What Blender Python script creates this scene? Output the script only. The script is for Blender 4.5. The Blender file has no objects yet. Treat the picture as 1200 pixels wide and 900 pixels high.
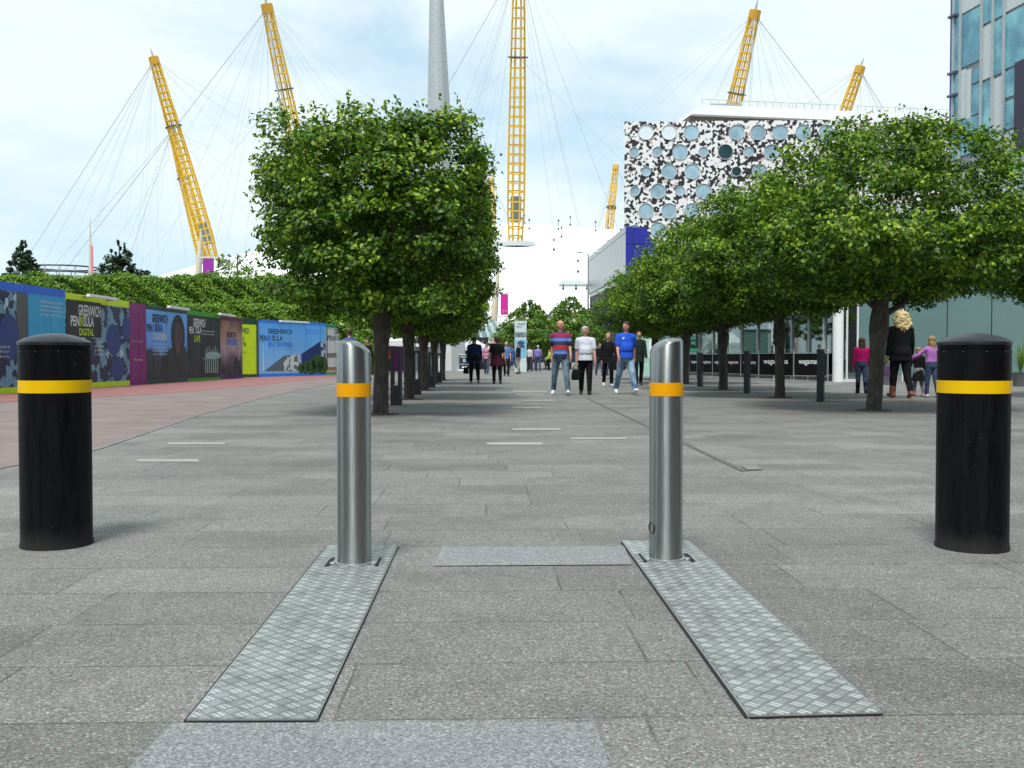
import bpy, bmesh, math, random
import numpy as np
from mathutils import Vector, Matrix, Euler
R = math.radians
sc = bpy.context.scene
# ---------------------------------------------------------------- camera, world, sun, exposure
FOC = 1150.0; CAMH = 0.9
YAW = math.atan(32/FOC); PITCH = math.atan(30/FOC)
cam_d = bpy.data.cameras.new('camera'); cam = bpy.data.objects.new('camera', cam_d)
sc.collection.objects.link(cam); sc.camera = cam
cam_d.sensor_width = 36.0; cam_d.lens = FOC/1200*36; cam_d.clip_start = 0.05; cam_d.clip_end = 6000
cam.location = (0, 0, CAMH); cam.rotation_euler = (math.pi/2-PITCH, 0, -YAW)
SUN_EL, SUN_AZ = 61.0, 196.0      # azimuth measured clockwise from +Y; behind the camera
world = bpy.data.worlds.new('World'); sc.world = world; world.use_nodes = True
wn = world.node_tree; wn.nodes.clear()
wo = wn.nodes.new('ShaderNodeOutputWorld'); wb = wn.nodes.new('ShaderNodeBackground')
sky = wn.nodes.new('ShaderNodeTexSky'); sky.sky_type = 'NISHITA'; sky.sun_disc = False
sky.sun_elevation = R(SUN_EL); sky.sun_rotation = R(SUN_AZ); sky.air_density = 1.0; sky.dust_density = 0.6
tc = wn.nodes.new('ShaderNodeTexCoord'); mp = wn.nodes.new('ShaderNodeMapping')
mp.inputs['Scale'].default_value = (1.0, 1.0, 2.6); mp.inputs['Location'].default_value = (0.35, 0.2, 0.1)
nz = wn.nodes.new('ShaderNodeTexNoise'); nz.inputs['Scale'].default_value = 2.3; nz.inputs['Detail'].default_value = 7
nz.inputs['Roughness'].default_value = 0.55; nz.inputs['Distortion'].default_value = 0.35
cr = wn.nodes.new('ShaderNodeValToRGB')
cr.color_ramp.elements[0].position = 0.36; cr.color_ramp.elements[0].color = (0.3, 0.3, 0.3, 1)
cr.color_ramp.elements[1].position = 0.56; cr.color_ramp.elements[1].color = (1, 1, 1, 1)
mx = wn.nodes.new('ShaderNodeMix'); mx.data_type = 'RGBA'
mx.inputs[7].default_value = (7.4, 8.3, 8.55, 1)
wn.links.new(tc.outputs['Generated'], mp.inputs[0]); wn.links.new(mp.outputs[0], nz.inputs['Vector'])
wn.links.new(nz.outputs['Fac'], cr.inputs[0]); wn.links.new(cr.outputs[0], mx.inputs[0])
mx0 = wn.nodes.new('ShaderNodeMix'); mx0.data_type = 'RGBA'; mx0.inputs[0].default_value = 0.6
mx0.inputs[7].default_value = (4.3, 7.1, 8.9, 1); wn.links.new(sky.outputs[0], mx0.inputs[6]); wn.links.new(mx0.outputs[2], mx.inputs[6]); wn.links.new(mx.outputs[2], wb.inputs[0])
wb.inputs[1].default_value = 0.1; wn.links.new(wb.outputs[0], wo.inputs[0])
sd = bpy.data.lights.new('sun', 'SUN'); sd.energy = 2.9; sd.angle = R(17); sd.color = (1, 0.96, 0.9)
sun = bpy.data.objects.new('sun', sd); sc.collection.objects.link(sun)
_a, _e = R(SUN_AZ), R(SUN_EL)
sdir = Vector((math.sin(_a)*math.cos(_e), math.cos(_a)*math.cos(_e), math.sin(_e)))
sun.rotation_euler = (-sdir).to_track_quat('-Z', 'Y').to_euler(); sun.location = (0, -20, 60)
sc.view_settings.view_transform = 'Standard'; sc.view_settings.look = 'None'
sc.view_settings.exposure = 0.32; sc.view_settings.gamma = 1.0; sc.view_settings.use_curve_mapping = False
sc.cycles.max_bounces = 5; sc.cycles.diffuse_bounces = 2; sc.cycles.transparent_max_bounces = 8
sc.cycles.use_denoising = True

# ---------------------------------------------------------------- measuring helpers
MCAM = Euler((math.pi/2-PITCH, 0, -YAW)).to_matrix()
def ray(px, py): return MCAM @ Vector(((px-600)/FOC, (450-py)/FOC, -1))
def G(px, py, z=0.0):
    d = ray(px, py); t = (z-CAMH)/d.z; return Vector((d.x*t, d.y*t, z))
def A(px, py, Y):
    d = ray(px, py); t = Y/d.y; return Vector((d.x*t, Y, CAMH+d.z*t))
def far(x, d, z=0.0):      # camera-axis coordinates to world, for the distant arena
    return Vector((x*math.cos(YAW)+d*math.sin(YAW), -x*math.sin(YAW)+d*math.cos(YAW), z))

# ---------------------------------------------------------------- materials
MATS = {}
def nt_new(name):
    m = bpy.data.materials.new(name); m.use_nodes = True; nt = m.node_tree; nt.nodes.clear()
    out = nt.nodes.new('ShaderNodeOutputMaterial'); p = nt.nodes.new('ShaderNodeBsdfPrincipled')
    nt.links.new(p.outputs[0], out.inputs[0]); return m, nt, p, out
class N:      # tiny node writer
    def __init__(s, nt): s.nt = nt
    def n(s, t, **k):
        nd = s.nt.nodes.new(t)
        for a, b in k.items(): setattr(nd, a, b)
        return nd
    def l(s, a, b): s.nt.links.new(a, b)
    def put(s, sock, v):
        if hasattr(v, 'is_output') or hasattr(v, 'links'): s.l(v, sock)
        else: sock.default_value = v
    def m(s, op, a, b=None, c=None):
        nd = s.n('ShaderNodeMath', operation=op)
        s.put(nd.inputs[0], a)
        if b is not None: s.put(nd.inputs[1], b)
        if c is not None: s.put(nd.inputs[2], c)
        return nd.outputs[0]
    def mix(s, f, a, b, bt='MIX'):
        nd = s.n('ShaderNodeMix', data_type='RGBA', blend_type=bt)
        s.put(nd.inputs[0], f); s.put(nd.inputs[6], a); s.put(nd.inputs[7], b); return nd.outputs[2]
    def noise(s, scale, detail=3, vec=None, rough=0.5, out='Fac'):
        nd = s.n('ShaderNodeTexNoise'); nd.inputs['Scale'].default_value = scale
        nd.inputs['Detail'].default_value = detail; nd.inputs['Roughness'].default_value = rough
        if vec is not None: s.l(vec, nd.inputs['Vector'])
        return nd.outputs[out]
    def ramp(s, f, stops, interp='LINEAR'):
        nd = s.n('ShaderNodeValToRGB'); r = nd.color_ramp; r.interpolation = interp
        while len(r.elements) > 1: r.elements.remove(r.elements[-1])
        for i, (p, c) in enumerate(stops):
            e = r.elements[0] if i == 0 else r.elements.new(p)
            e.position = p; e.color = (*c, 1) if len(c) == 3 else c
        s.l(f, nd.inputs[0]); return nd.outputs[0]
    def obj(s): return s.n('ShaderNodeTexCoord').outputs['Object']
    def sep(s, v):
        nd = s.n('ShaderNodeSeparateXYZ'); s.l(v, nd.inputs[0]); return nd.outputs
    def comb(s, x, y, z=0.0):
        nd = s.n('ShaderNodeCombineXYZ'); s.put(nd.inputs[0], x); s.put(nd.inputs[1], y); s.put(nd.inputs[2], z)
        return nd.outputs[0]
    def bump(s, h, p, strength=0.3, dist=0.01):
        b = s.n('ShaderNodeBump'); b.inputs['Strength'].default_value = strength; b.inputs['Distance'].default_value = dist
        s.l(h, b.inputs['Height']); s.l(b.outputs[0], p.inputs['Normal'])
def grey(v): return (v, v, v, 1)
def mat(name, col, rough=0.6, metal=0.0, var=0.12, scale=6.0, bump=0.0, spec=0.5):
    if name in MATS: return MATS[name]
    m, nt, p, out = nt_new(name); q = N(nt)
    f = q.noise(scale, 4, q.obj())
    c1 = tuple(max(0, c*(1-var)) for c in col); c2 = tuple(min(1, c*(1+var)) for c in col)
    q.l(q.ramp(f, [(0.3, c1), (0.7, c2)]), p.inputs['Base Color'])
    p.inputs['Roughness'].default_value = rough; p.inputs['Metallic'].default_value = metal
    p.inputs['Specular IOR Level'].default_value = spec
    if bump: q.bump(q.noise(scale*6, 3, q.obj()), p, bump, 0.02)
    MATS[name] = m; return m
def glass(name, tint, mixf=0.4, rough=0.03):
    if name in MATS: return MATS[name]
    m, nt, p, out = nt_new(name); q = N(nt); nt.nodes.remove(p)
    t = q.n('ShaderNodeBsdfTransparent'); t.inputs[0].default_value = (*tint, 1)
    g = q.n('ShaderNodeBsdfGlossy'); g.inputs[0].default_value = (0.8, 0.9, 0.92, 1); g.inputs[1].default_value = rough
    mxs = q.n('ShaderNodeMixShader'); mxs.inputs[0].default_value = mixf
    q.l(t.outputs[0], mxs.inputs[1]); q.l(g.outputs[0], mxs.inputs[2]); q.l(mxs.outputs[0], out.inputs[0])
    MATS[name] = m; return m
def leafmat(name, col, trans=0.15):
    if name in MATS: return MATS[name]
    m, nt, p, out = nt_new(name); q = N(nt)
    f = q.noise(2.2, 3, q.obj())
    c = q.ramp(f, [(0.3, tuple(k*0.8 for k in col)), (0.7, tuple(k*1.2 for k in col))])
    q.l(c, p.inputs['Base Color']); p.inputs['Roughness'].default_value = 0.5
    p.inputs['Specular IOR Level'].default_value = 0.35
    t = q.n('ShaderNodeBsdfTranslucent'); q.l(q.mix(1.0, c, (1.0, 1.25, 0.5, 1), 'MULTIPLY'), t.inputs[0])
    mxs = q.n('ShaderNodeMixShader'); mxs.inputs[0].default_value = trans
    q.l(p.outputs[0], mxs.inputs[1]); q.l(t.outputs[0], mxs.inputs[2]); q.l(mxs.outputs[0], out.inputs[0])
    MATS[name] = m; return m

def paving():
    m, nt, p, out = nt_new('granite_paving'); q = N(nt); o = q.obj(); x, y, z = q.sep(o)
    wob = q.m('MULTIPLY', q.m('SUBTRACT', q.noise(1.3, 2, o), 0.5), 0.02)
    r = q.m('DIVIDE', q.m('ADD', q.m('SUBTRACT', y, 2.43-45), wob), 0.45)
    row = q.m('FLOOR', r); fy = q.m('FRACT', r)
    w1 = q.n('ShaderNodeTexWhiteNoise', noise_dimensions='1D'); q.l(row, w1.inputs['W'])
    xx = q.m('ADD', q.m('DIVIDE', x, 0.97), q.m('MULTIPLY', w1.outputs['Value'], 7.0))
    col = q.m('FLOOR', xx); fx = q.m('FRACT', xx)
    dy = q.m('MULTIPLY', q.m('MINIMUM', fy, q.m('SUBTRACT', 1.0, fy)), 0.45)
    dx = q.m('MULTIPLY', q.m('MINIMUM', fx, q.m('SUBTRACT', 1.0, fx)), 0.97)
    j = q.m('MINIMUM', dx, dy)
    jm = q.ramp(j, [(0.0, (1, 1, 1)), (0.0020, (1, 1, 1)), (0.0048, (0, 0, 0))])
    jn = q.ramp(q.noise(3.0, 4, o), [(0.36, (0.3, 0.3, 0.3)), (0.58, (1, 1, 1))])
    jf = q.m('MULTIPLY', q.m('MULTIPLY', jm, jn), 0.85)
    w2 = q.n('ShaderNodeTexWhiteNoise', noise_dimensions='2D'); q.l(q.comb(col, row), w2.inputs['Vector'])
    tone = q.m('ADD', 0.87, q.m('MULTIPLY', w2.outputs['Value'], 0.25))
    gv = q.n('ShaderNodeTexVoronoi'); gv.inputs['Scale'].default_value = 185; q.l(o, gv.inputs['Vector'])
    gs = q.n('ShaderNodeSeparateColor'); q.l(gv.outputs['Color'], gs.inputs[0])
    sp = q.ramp(gs.outputs[0], [(0.0, (0.075, 0.073, 0.073)), (0.12, (0.125, 0.126, 0.12)), (0.4, (0.166, 0.168, 0.157)), (0.75, (0.212, 0.215, 0.201)), (0.93, (0.262, 0.266, 0.25)), (1.0, (0.44, 0.44, 0.42))])
    tint = q.ramp(q.noise(70, 2, o), [(0.36, (1.1, 0.92, 1.05)), (0.5, (1, 1, 1)), (0.64, (0.93, 1.05, 0.97))])
    c = q.mix(1.0, sp, tint, 'MULTIPLY')
    big = q.ramp(q.noise(0.55, 5, o, 0.6), [(0.3, (0.8, 0.8, 0.79)), (0.7, (1.12, 1.12, 1.12))])
    c = q.mix(1.0, c, big, 'MULTIPLY')
    tn = q.n('ShaderNodeCombineColor'); 
    for i in range(3): q.l(tone, tn.inputs[i])
    c = q.mix(1.0, c, tn.outputs[0], 'MULTIPLY')
    c = q.mix(jf, c, (0.035, 0.035, 0.035, 1))
    # small pale chips and gum spots
    v = q.n('ShaderNodeTexVoronoi'); v.inputs['Scale'].default_value = 2.4; q.l(o, v.inputs['Vector'])
    spot = q.ramp(v.outputs['Distance'], [(0.0, (1, 1, 1)), (0.028, (1, 1, 1)), (0.04, (0, 0, 0))])
    c = q.mix(q.m('MULTIPLY', spot, 0.35), c, (0.42, 0.42, 0.41, 1))
    v3 = q.n('ShaderNodeTexVoronoi'); v3.inputs['Scale'].default_value = 3.7; q.l(o, v3.inputs['Vector'])
    gum = q.ramp(v3.outputs['Distance'], [(0.0, (1, 1, 1)), (0.05, (1, 1, 1)), (0.075, (0, 0, 0))]); sel = q.n('ShaderNodeSeparateColor'); q.l(v3.outputs['Color'], sel.inputs[0])
    c = q.mix(q.m('MULTIPLY', q.m('MULTIPLY', gum, q.m('GREATER_THAN', sel.outputs[0], 0.62)), 0.55), c, (0.075, 0.075, 0.073, 1))
    st = q.ramp(q.noise(1.15, 7, o, 0.68), [(0.42, (1, 1, 1)), (0.5, (0.93, 0.93, 0.92)), (0.62, (0.7, 0.71, 0.7))]); c = q.mix(0.75, c, q.mix(1.0, c, st, 'MULTIPLY'))
    grit = q.ramp(q.noise(38, 6, o, 0.7), [(0.60, (0, 0, 0)), (0.7, (1, 1, 1))]); c = q.mix(q.m('MULTIPLY', grit, 0.3), c, (0.1, 0.1, 0.095, 1))
    q.l(c, p.inputs['Base Color']); p.inputs['Roughness'].default_value = 0.78
    h = q.m('SUBTRACT', q.m('MULTIPLY', q.noise(150, 3, o), 0.25), jf)
    q.bump(h, p, 0.5, 0.006)
    return m
def granite(name, lo, hi):
    m, nt, p, out = nt_new(name); q = N(nt); o = q.obj()
    gv = q.n('ShaderNodeTexVoronoi'); gv.inputs['Scale'].default_value = 190; q.l(o, gv.inputs['Vector'])
    gs = q.n('ShaderNodeSeparateColor'); q.l(gv.outputs['Color'], gs.inputs[0])
    sp = q.ramp(gs.outputs[0], [(0.0, lo), (0.3, tuple(x*.6+y*.4 for x, y in zip(lo, hi))), (0.8, tuple(x*.2+y*.8 for x, y in zip(lo, hi))), (1.0, tuple(min(1, y*1.3) for y in hi))])
    big = q.ramp(q.noise(1.5, 4, o), [(0.3, (0.9, 0.9, 0.9)), (0.7, (1.08, 1.08, 1.08))])
    q.l(q.mix(1.0, sp, big, 'MULTIPLY'), p.inputs['Base Color']); p.inputs['Roughness'].default_value = 0.75
    q.bump(q.noise(150, 3, o), p, 0.3, 0.003); return m
def tread():
    m, nt, p, out = nt_new('tread_plate_metal'); q = N(nt); o = q.obj(); x, y, z = q.sep(o)
    k = 1/0.041*0.7071
    u = q.m('MULTIPLY', q.m('ADD', x, y), k); v = q.m('MULTIPLY', q.m('SUBTRACT', y, x), k)
    fu = q.m('FRACT', u); fv = q.m('FRACT', v)
    chk = q.m('MODULO', q.m('ADD', q.m('ADD', q.m('FLOOR', u), q.m('FLOOR', v)), 4000.0), 2.0)
    def stripe(a): return q.m('MULTIPLY', q.m('ADD', q.m('SINE', q.m('MULTIPLY', a, 6.28318*3)), 1.0), 0.5)
    su = stripe(fu); sv = stripe(fv)
    s = q.m('ADD', q.m('MULTIPLY', chk, su), q.m('MULTIPLY', q.m('SUBTRACT', 1.0, chk), sv))
    eu = q.m('MINIMUM', fu, q.m('SUBTRACT', 1.0, fu)); ev = q.m('MINIMUM', fv, q.m('SUBTRACT', 1.0, fv))
    e = q.ramp(q.m('MINIMUM', eu, ev), [(0.03, (0, 0, 0)), (0.12, (1, 1, 1))])
    h = q.m('MULTIPLY', s, e)
    wear = q.ramp(q.noise(5, 5, o), [(0.32, (0.55, 0.55, 0.55)), (0.68, (1, 1, 1))])
    hh = q.m('MULTIPLY', h, wear)
    base = q.mix(q.m('MULTIPLY', chk, q.m('ADD', 0.4, q.m('MULTIPLY', wear, 0.6))), (0.42, 0.43, 0.425, 1), (0.62, 0.625, 0.615, 1))
    c = q.mix(q.m('MULTIPLY', hh, 0.65), base, (0.52, 0.55, 0.545, 1))
    c = q.mix(q.m('SUBTRACT', 1.0, e), c, (0.22, 0.25, 0.25, 1))
    dirt = q.ramp(q.noise(9, 6, o, 0.65), [(0.34, (0.62, 0.62, 0.6)), (0.56, (1, 1, 1))])
    q.l(q.mix(1.0, c, dirt, 'MULTIPLY'), p.inputs['Base Color'])
    p.inputs['Roughness'].default_value = 0.4; p.inputs['Metallic'].default_value = 0.6
    q.bump(h, p, 1.0, 0.003); return m
def steel():
    m, nt, p, out = nt_new('brushed_steel'); q = N(nt); o = q.obj(); x, y, z = q.sep(o)
    ang = q.m('ARCTAN2', y, x)
    vec = q.comb(q.m('MULTIPLY', ang, 9.0), q.m('MULTIPLY', z, 1.2), 0.0)
    f = q.noise(5.0, 5, vec, 0.6)
    vec2 = q.comb(q.m('MULTIPLY', ang, 2.0), q.m('MULTIPLY', z, 500.0), 0.0)
    f2 = q.noise(1.0, 2, vec2)
    c = q.ramp(f, [(0.3, (0.27, 0.29, 0.285)), (0.7, (0.4, 0.42, 0.41))])
    q.l(q.mix(q.m('MULTIPLY', f2, 0.15), c, (0.3, 0.32, 0.32, 1)), p.inputs['Base Color'])
    p.inputs['Metallic'].default_value = 1.0; p.inputs['Anisotropic'].default_value = 0.88; p.inputs['Anisotropic Rotation'].default_value = 0.25
    tg = q.n('ShaderNodeTangent', direction_type='RADIAL', axis='Z'); q.l(tg.outputs[0], p.inputs['Tangent'])
    q.l(q.ramp(f, [(0.3, (0.26, 0.26, 0.26)), (0.7, (0.36, 0.36, 0.36))]), p.inputs['Roughness'])
    q.bump(f2, p, 0.05, 0.0005); return m
def blobs(name, dark, light, mid, scale, thr=0.5, dist=0.25, axis='XZ'):
    m, nt, p, out = nt_new(name); q = N(nt); o = q.obj()
    d = q.noise(scale*0.8, 2, o, out='Color')
    sub = q.n('ShaderNodeVectorMath', operation='SUBTRACT'); q.l(d, sub.inputs[0]); sub.inputs[1].default_value = (0.5, 0.5, 0.5)
    scl = q.n('ShaderNodeVectorMath', operation='SCALE'); q.l(sub.outputs[0], scl.inputs[0]); scl.inputs['Scale'].default_value = dist*2/scale*1.6
    add = q.n('ShaderNodeVectorMath', operation='ADD'); q.l(o, add.inputs[0]); q.l(scl.outputs[0], add.inputs[1])
    v = q.n('ShaderNodeTexVoronoi'); v.inputs['Scale'].default_value = scale; v.inputs['Randomness'].default_value = 0.9
    q.l(add.outputs[0], v.inputs['Vector'])
    s = q.n('ShaderNodeSeparateColor'); q.l(v.outputs['Color'], s.inputs[0])
    c = q.ramp(s.outputs[0], [(0.0, dark), (thr, light), (0.93, mid)], 'CONSTANT')
    q.l(c, p.inputs['Base Color']); p.inputs['Roughness'].default_value = 0.45
    MATS[name] = m; return m

# ---------------------------------------------------------------- mesh builder and tagging
COL = sc.collection
class MB:
    def __init__(s): s.v = []; s.f = []; s.mi = []
    def add(s, vs, fs, mi=0):
        b = len(s.v); s.v += [tuple(v) for v in vs]; s.f += [tuple(b+i for i in f) for f in fs]; s.mi += [mi]*len(fs); return s
    def box(s, c, d, rz=0.0, mi=0, bev=0.0):
        cx, cy, cz = c; hx, hy, hz = d[0]/2, d[1]/2, d[2]/2; ca, sa = math.cos(rz), math.sin(rz)
        vs = []
        for z in (-hz, hz):
            for x, y in ((-hx, -hy), (hx, -hy), (hx, hy), (-hx, hy)): vs.append((cx+x*ca-y*sa, cy+x*sa+y*ca, cz+z))
        return s.add(vs, [(3, 2, 1, 0), (4, 5, 6, 7), (0, 1, 5, 4), (1, 2, 6, 5), (2, 3, 7, 6), (3, 0, 4, 7)], mi)
    def prism(s, pts, z0, z1, mi=0):
        n = len(pts); vs = [(p[0], p[1], z0) for p in pts]+[(p[0], p[1], z1) for p in pts]
        return s.add(vs, [tuple(range(n-1, -1, -1)), tuple(range(n, 2*n))]+[(i, (i+1) % n, n+(i+1) % n, n+i) for i in range(n)], mi)
    def slab(s, ring, off, mi=0):      # planar ring of 3d points extruded by vector off
        n = len(ring); vs = [Vector(p) for p in ring]+[Vector(p)+Vector(off) for p in ring]
        return s.add(vs, [tuple(range(n-1, -1, -1)), tuple(range(n, 2*n))]+[(i, (i+1) % n, n+(i+1) % n, n+i) for i in range(n)], mi)
    def tube(s, path, rad, n=8, mi=0, cap=True):
        path = [Vector(p) for p in path]; rings = []
        if not hasattr(rad, '__len__'): rad = [rad]*len(path)
        up = Vector((0, 0, 1)); ref = None
        for i, p in enumerate(path):
            t = (path[min(i+1, len(path)-1)]-path[max(i-1, 0)]).normalized()
            if ref is None:
                ref = t.cross(up) if abs(t.dot(up)) < 0.95 else t.cross(Vector((0, 1, 0)))
            a = (ref-t*ref.dot(t)).normalized(); ref = a; b = t.cross(a)
            rings.append([p+(a*math.cos(2*math.pi*k/n)+b*math.sin(2*math.pi*k/n))*rad[i] for k in range(n)])
        vs = [v for r in rings for v in r]; fs = []
        for i in range(len(path)-1):
            for k in range(n): fs.append((i*n+k, i*n+(k+1) % n, (i+1)*n+(k+1) % n, (i+1)*n+k))
        if cap: fs += [tuple(range(n-1, -1, -1)), tuple((len(path)-1)*n+k for k in range(n))]
        return s.add(vs, fs, mi)
    def lathe(s, prof, n=32, c=(0, 0, 0), mi=0):
        vs = []; fs = []
        for r, z in prof:
            for k in range(n): vs.append((c[0]+r*math.cos(2*math.pi*k/n), c[1]+r*math.sin(2*math.pi*k/n), c[2]+z))
        for i in range(len(prof)-1):
            for k in range(n): fs.append((i*n+k, i*n+(k+1) % n, (i+1)*n+(k+1) % n, (i+1)*n+k))
        if prof[0][0] > 1e-4: fs.append(tuple(range(n-1, -1, -1)))
        if prof[-1][0] > 1e-4: fs.append(tuple((len(prof)-1)*n+k for k in range(n)))
        return s.add(vs, fs, mi)
    def sph(s, c, r, n=10, m=7, rot=None, mi=0):
        if not hasattr(r, '__len__'): r = (r, r, r)
        c = Vector(c); vs = [Vector((0, 0, -r[2]))]
        for j in range(1, m):
            ph = -math.pi/2+math.pi*j/m
            for k in range(n): vs.append(Vector((r[0]*math.cos(ph)*math.cos(2*math.pi*k/n), r[1]*math.cos(ph)*math.sin(2*math.pi*k/n), r[2]*math.sin(ph))))
        vs.append(Vector((0, 0, r[2]))); 
        if rot is not None: vs = [rot@v for v in vs]
        vs = [v+c for v in vs]; fs = []
        for k in range(n): fs.append((0, 1+(k+1) % n, 1+k)); fs.append((len(vs)-1, 1+(m-2)*n+k, 1+(m-2)*n+(k+1) % n))
        for j in range(m-2):
            for k in range(n): fs.append((1+j*n+k, 1+j*n+(k+1) % n, 1+(j+1)*n+(k+1) % n, 1+(j+1)*n+k))
        return s.add(vs, fs, mi)
    def build(s, name, mats, parent=None, smooth=False, world=True, bevel=0.0, label=None, fix=True):
        me = bpy.data.meshes.new(name)
        off = Vector(parent_loc(parent)) if (parent is not None and world) else Vector((0, 0, 0))
        me.from_pydata([tuple(Vector(v)-off) for v in s.v], [], s.f)
        if not isinstance(mats, (list, tuple)): mats = [mats]
        for m in mats: me.materials.append(m)
        if any(s.mi): me.polygons.foreach_set('material_index', s.mi)
        if bevel:
            bm = bmesh.new(); bm.from_mesh(me); bmesh.ops.remove_doubles(bm, verts=bm.verts, dist=1e-5)
            bmesh.ops.bevel(bm, geom=[e for e in bm.edges if len(e.link_faces) == 2 and e.calc_face_angle(0) > 0.5], offset=bevel, segments=2, affect='EDGES')
            bm.to_mesh(me); bm.free()
        if fix:
            bm = bmesh.new(); bm.from_mesh(me); bmesh.ops.recalc_face_normals(bm, faces=bm.faces); bm.to_mesh(me); bm.free()
        if smooth:
            me.polygons.foreach_set('use_smooth', [True]*len(me.polygons))
            try: me.set_sharp_from_angle(angle=R(42))
            except Exception: pass
        o = bpy.data.objects.new(name, me); COL.objects.link(o)
        if parent is not None: o.parent = parent
        if label: o['label'] = label
        return o
def parent_loc(p):
    l = Vector((0, 0, 0))
    while p is not None: l += p.location; p = p.parent
    return l
def tag(o, label, cat, group=None):
    o['label'] = label; o['category'] = cat
    if group: o['group'] = group
    return o
def T(name, label, cat, loc=(0, 0, 0), rz=0.0, group=None):
    o = bpy.data.objects.new(name, None); COL.objects.link(o); o.empty_display_size = 0.3
    o.location = loc; o.rotation_euler = (0, 0, rz); return tag(o, label, cat, group)
def struct(o): o['kind'] = 'structure'; return o
def kids(o): return [c for c in ALLOBJ(o)]
def ALLOBJ(o): return list(o.children)
def copy_tree(o, loc=None, rz=None, scale=None, label=None, parent=None):
    c = o.copy(); COL.objects.link(c)
    if parent is not None: c.parent = parent
    if loc is not None: c.location = loc
    if rz is not None: c.rotation_euler = (0, 0, rz)
    if scale is not None: c.scale = scale if hasattr(scale, '__len__') else (scale,)*3
    if label: c['label'] = label
    for ch in ALLOBJ(o): copy_tree(ch, parent=c)
    return c

class Wall:      # vertical plane through two ground points given left to right as seen
    def __init__(s, a, b):
        s.a = Vector((a[0], a[1], 0)); b = Vector((b[0], b[1], 0)); s.L = (b-s.a).length
        s.u = (b-s.a).normalized(); s.n = Vector((s.u.y, -s.u.x, 0))
    def hit(s, px, py):
        d = ray(px, py); o = Vector((0, 0, CAMH)); t = (s.a-o).dot(s.n)/d.dot(s.n); p = o+d*t
        return (p-s.a).dot(s.u), p.z
    def s_(s, px): return s.hit(px, 420)[0]
    def z_(s, px, py): return s.hit(px, py)[1]
    def P(s, a, z, n=0.0): return s.a+s.u*a+s.n*n+Vector((0, 0, z))
    def box(s, mb, s0, s1, z0, z1, n0, n1, mi=0):
        ring = [s.P(s0, z0, n0), s.P(s1, z0, n0), s.P(s1, z1, n0), s.P(s0, z1, n0)]
        return mb.slab(ring, s.n*(n1-n0), mi)
    def poly(s, mb, pts, n0, n1, mi=0):      # pts in (px, py)
        ring = [s.P(*s.hit(x, y), n0) for x, y in pts]
        return mb.slab(ring, s.n*(n1-n0), mi)
    def ell(s, mb, px, py, rx, rz, n0, n1, mi=0, k=20, rot=0):
        a, z = s.hit(px, py)
        ring = []
        for i in range(k):
            t = 2*math.pi*i/k; x = rx*math.cos(t); y = rz*math.sin(t)
            ring.append(s.P(a+x*math.cos(rot)-y*math.sin(rot), z+x*math.sin(rot)+y*math.cos(rot), n0))
        return mb.slab(ring, s.n*(n1-n0), mi)
def lettering(text, origin, u, v, w, h, m, parent, name='lettering', bold=0.018, spacing=1.0):
    """flat letters of width w, height h; origin is the lower left corner"""
    cu = bpy.data.curves.new('txt', 'FONT'); cu.body = text; cu.offset = bold; cu.space_character = spacing; cu.resolution_u = 2
    o = bpy.data.objects.new('txt', cu); COL.objects.link(o)
    dg = bpy.context.evaluated_depsgraph_get(); dg.update()
    me = bpy.data.meshes.new_from_object(o.evaluated_get(dg)); bpy.data.objects.remove(o); bpy.data.curves.remove(cu)
    co = np.empty(len(me.vertices)*3); me.vertices.foreach_get('co', co); co = co.reshape(-1, 3)
    mn = co.min(0); mxx = co.max(0); origin = Vector(origin)-parent_loc(parent); u = Vector(u); v = Vector(v)
    a = (co[:, 0]-mn[0])/(mxx[0]-mn[0])*w; b = (co[:, 1]-mn[1])/(mxx[1]-mn[1])*h
    nc = np.array(origin)[None]+a[:, None]*np.array(u)[None]+b[:, None]*np.array(v)[None]
    me.vertices.foreach_set('co', nc.ravel()); me.materials.clear(); me.materials.append(m); me.name = name
    ob = bpy.data.objects.new(name, me); COL.objects.link(ob); ob.parent = parent; return ob
def wall_text(wl, text, x0, x1, yt, yb, n, m, parent, **k):
    s0 = wl.s_(x0); s1 = wl.s_(x1); xm = (x0+x1)/2; zt = wl.z_(xm, yt); zb = wl.z_(xm, yb)
    return lettering(text, wl.P(s0, zb, n), wl.u, (0, 0, 1), s1-s0, zt-zb, m, parent, **k)

WHITE = mat('white_paint', (0.78, 0.8, 0.8), 0.5, var=0.04)
OFFW = mat('pale_grey_paint', (0.6, 0.63, 0.63), 0.5, var=0.05)
BLACKP = mat('black_plastic', (0.014, 0.015, 0.017), 0.42, var=0.3, scale=8)
CHAR = mat('charcoal_paint', (0.03, 0.032, 0.04), 0.5, var=0.2)
DARK = mat('dark_grey_metal', (0.05, 0.055, 0.06), 0.5)
GALV = mat('galvanised_steel', (0.42, 0.44, 0.44), 0.4, 0.7)
# ================================================================ GROUND
mb = MB(); s_ = 1500
mb.add([(-s_, -40, 0), (s_, -40, 0), (s_, 2*s_, 0), (-s_, 2*s_, 0)], [(0, 1, 2, 3)])
struct(mb.build('ground', paving()))
ASPH = mat('pinkish_asphalt', (0.2, 0.158, 0.148), 0.85, var=0.16, scale=1.2, bump=0.2)
BRK = granite('red_block_paving', (0.15, 0.06, 0.056), (0.34, 0.15, 0.135))
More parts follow.
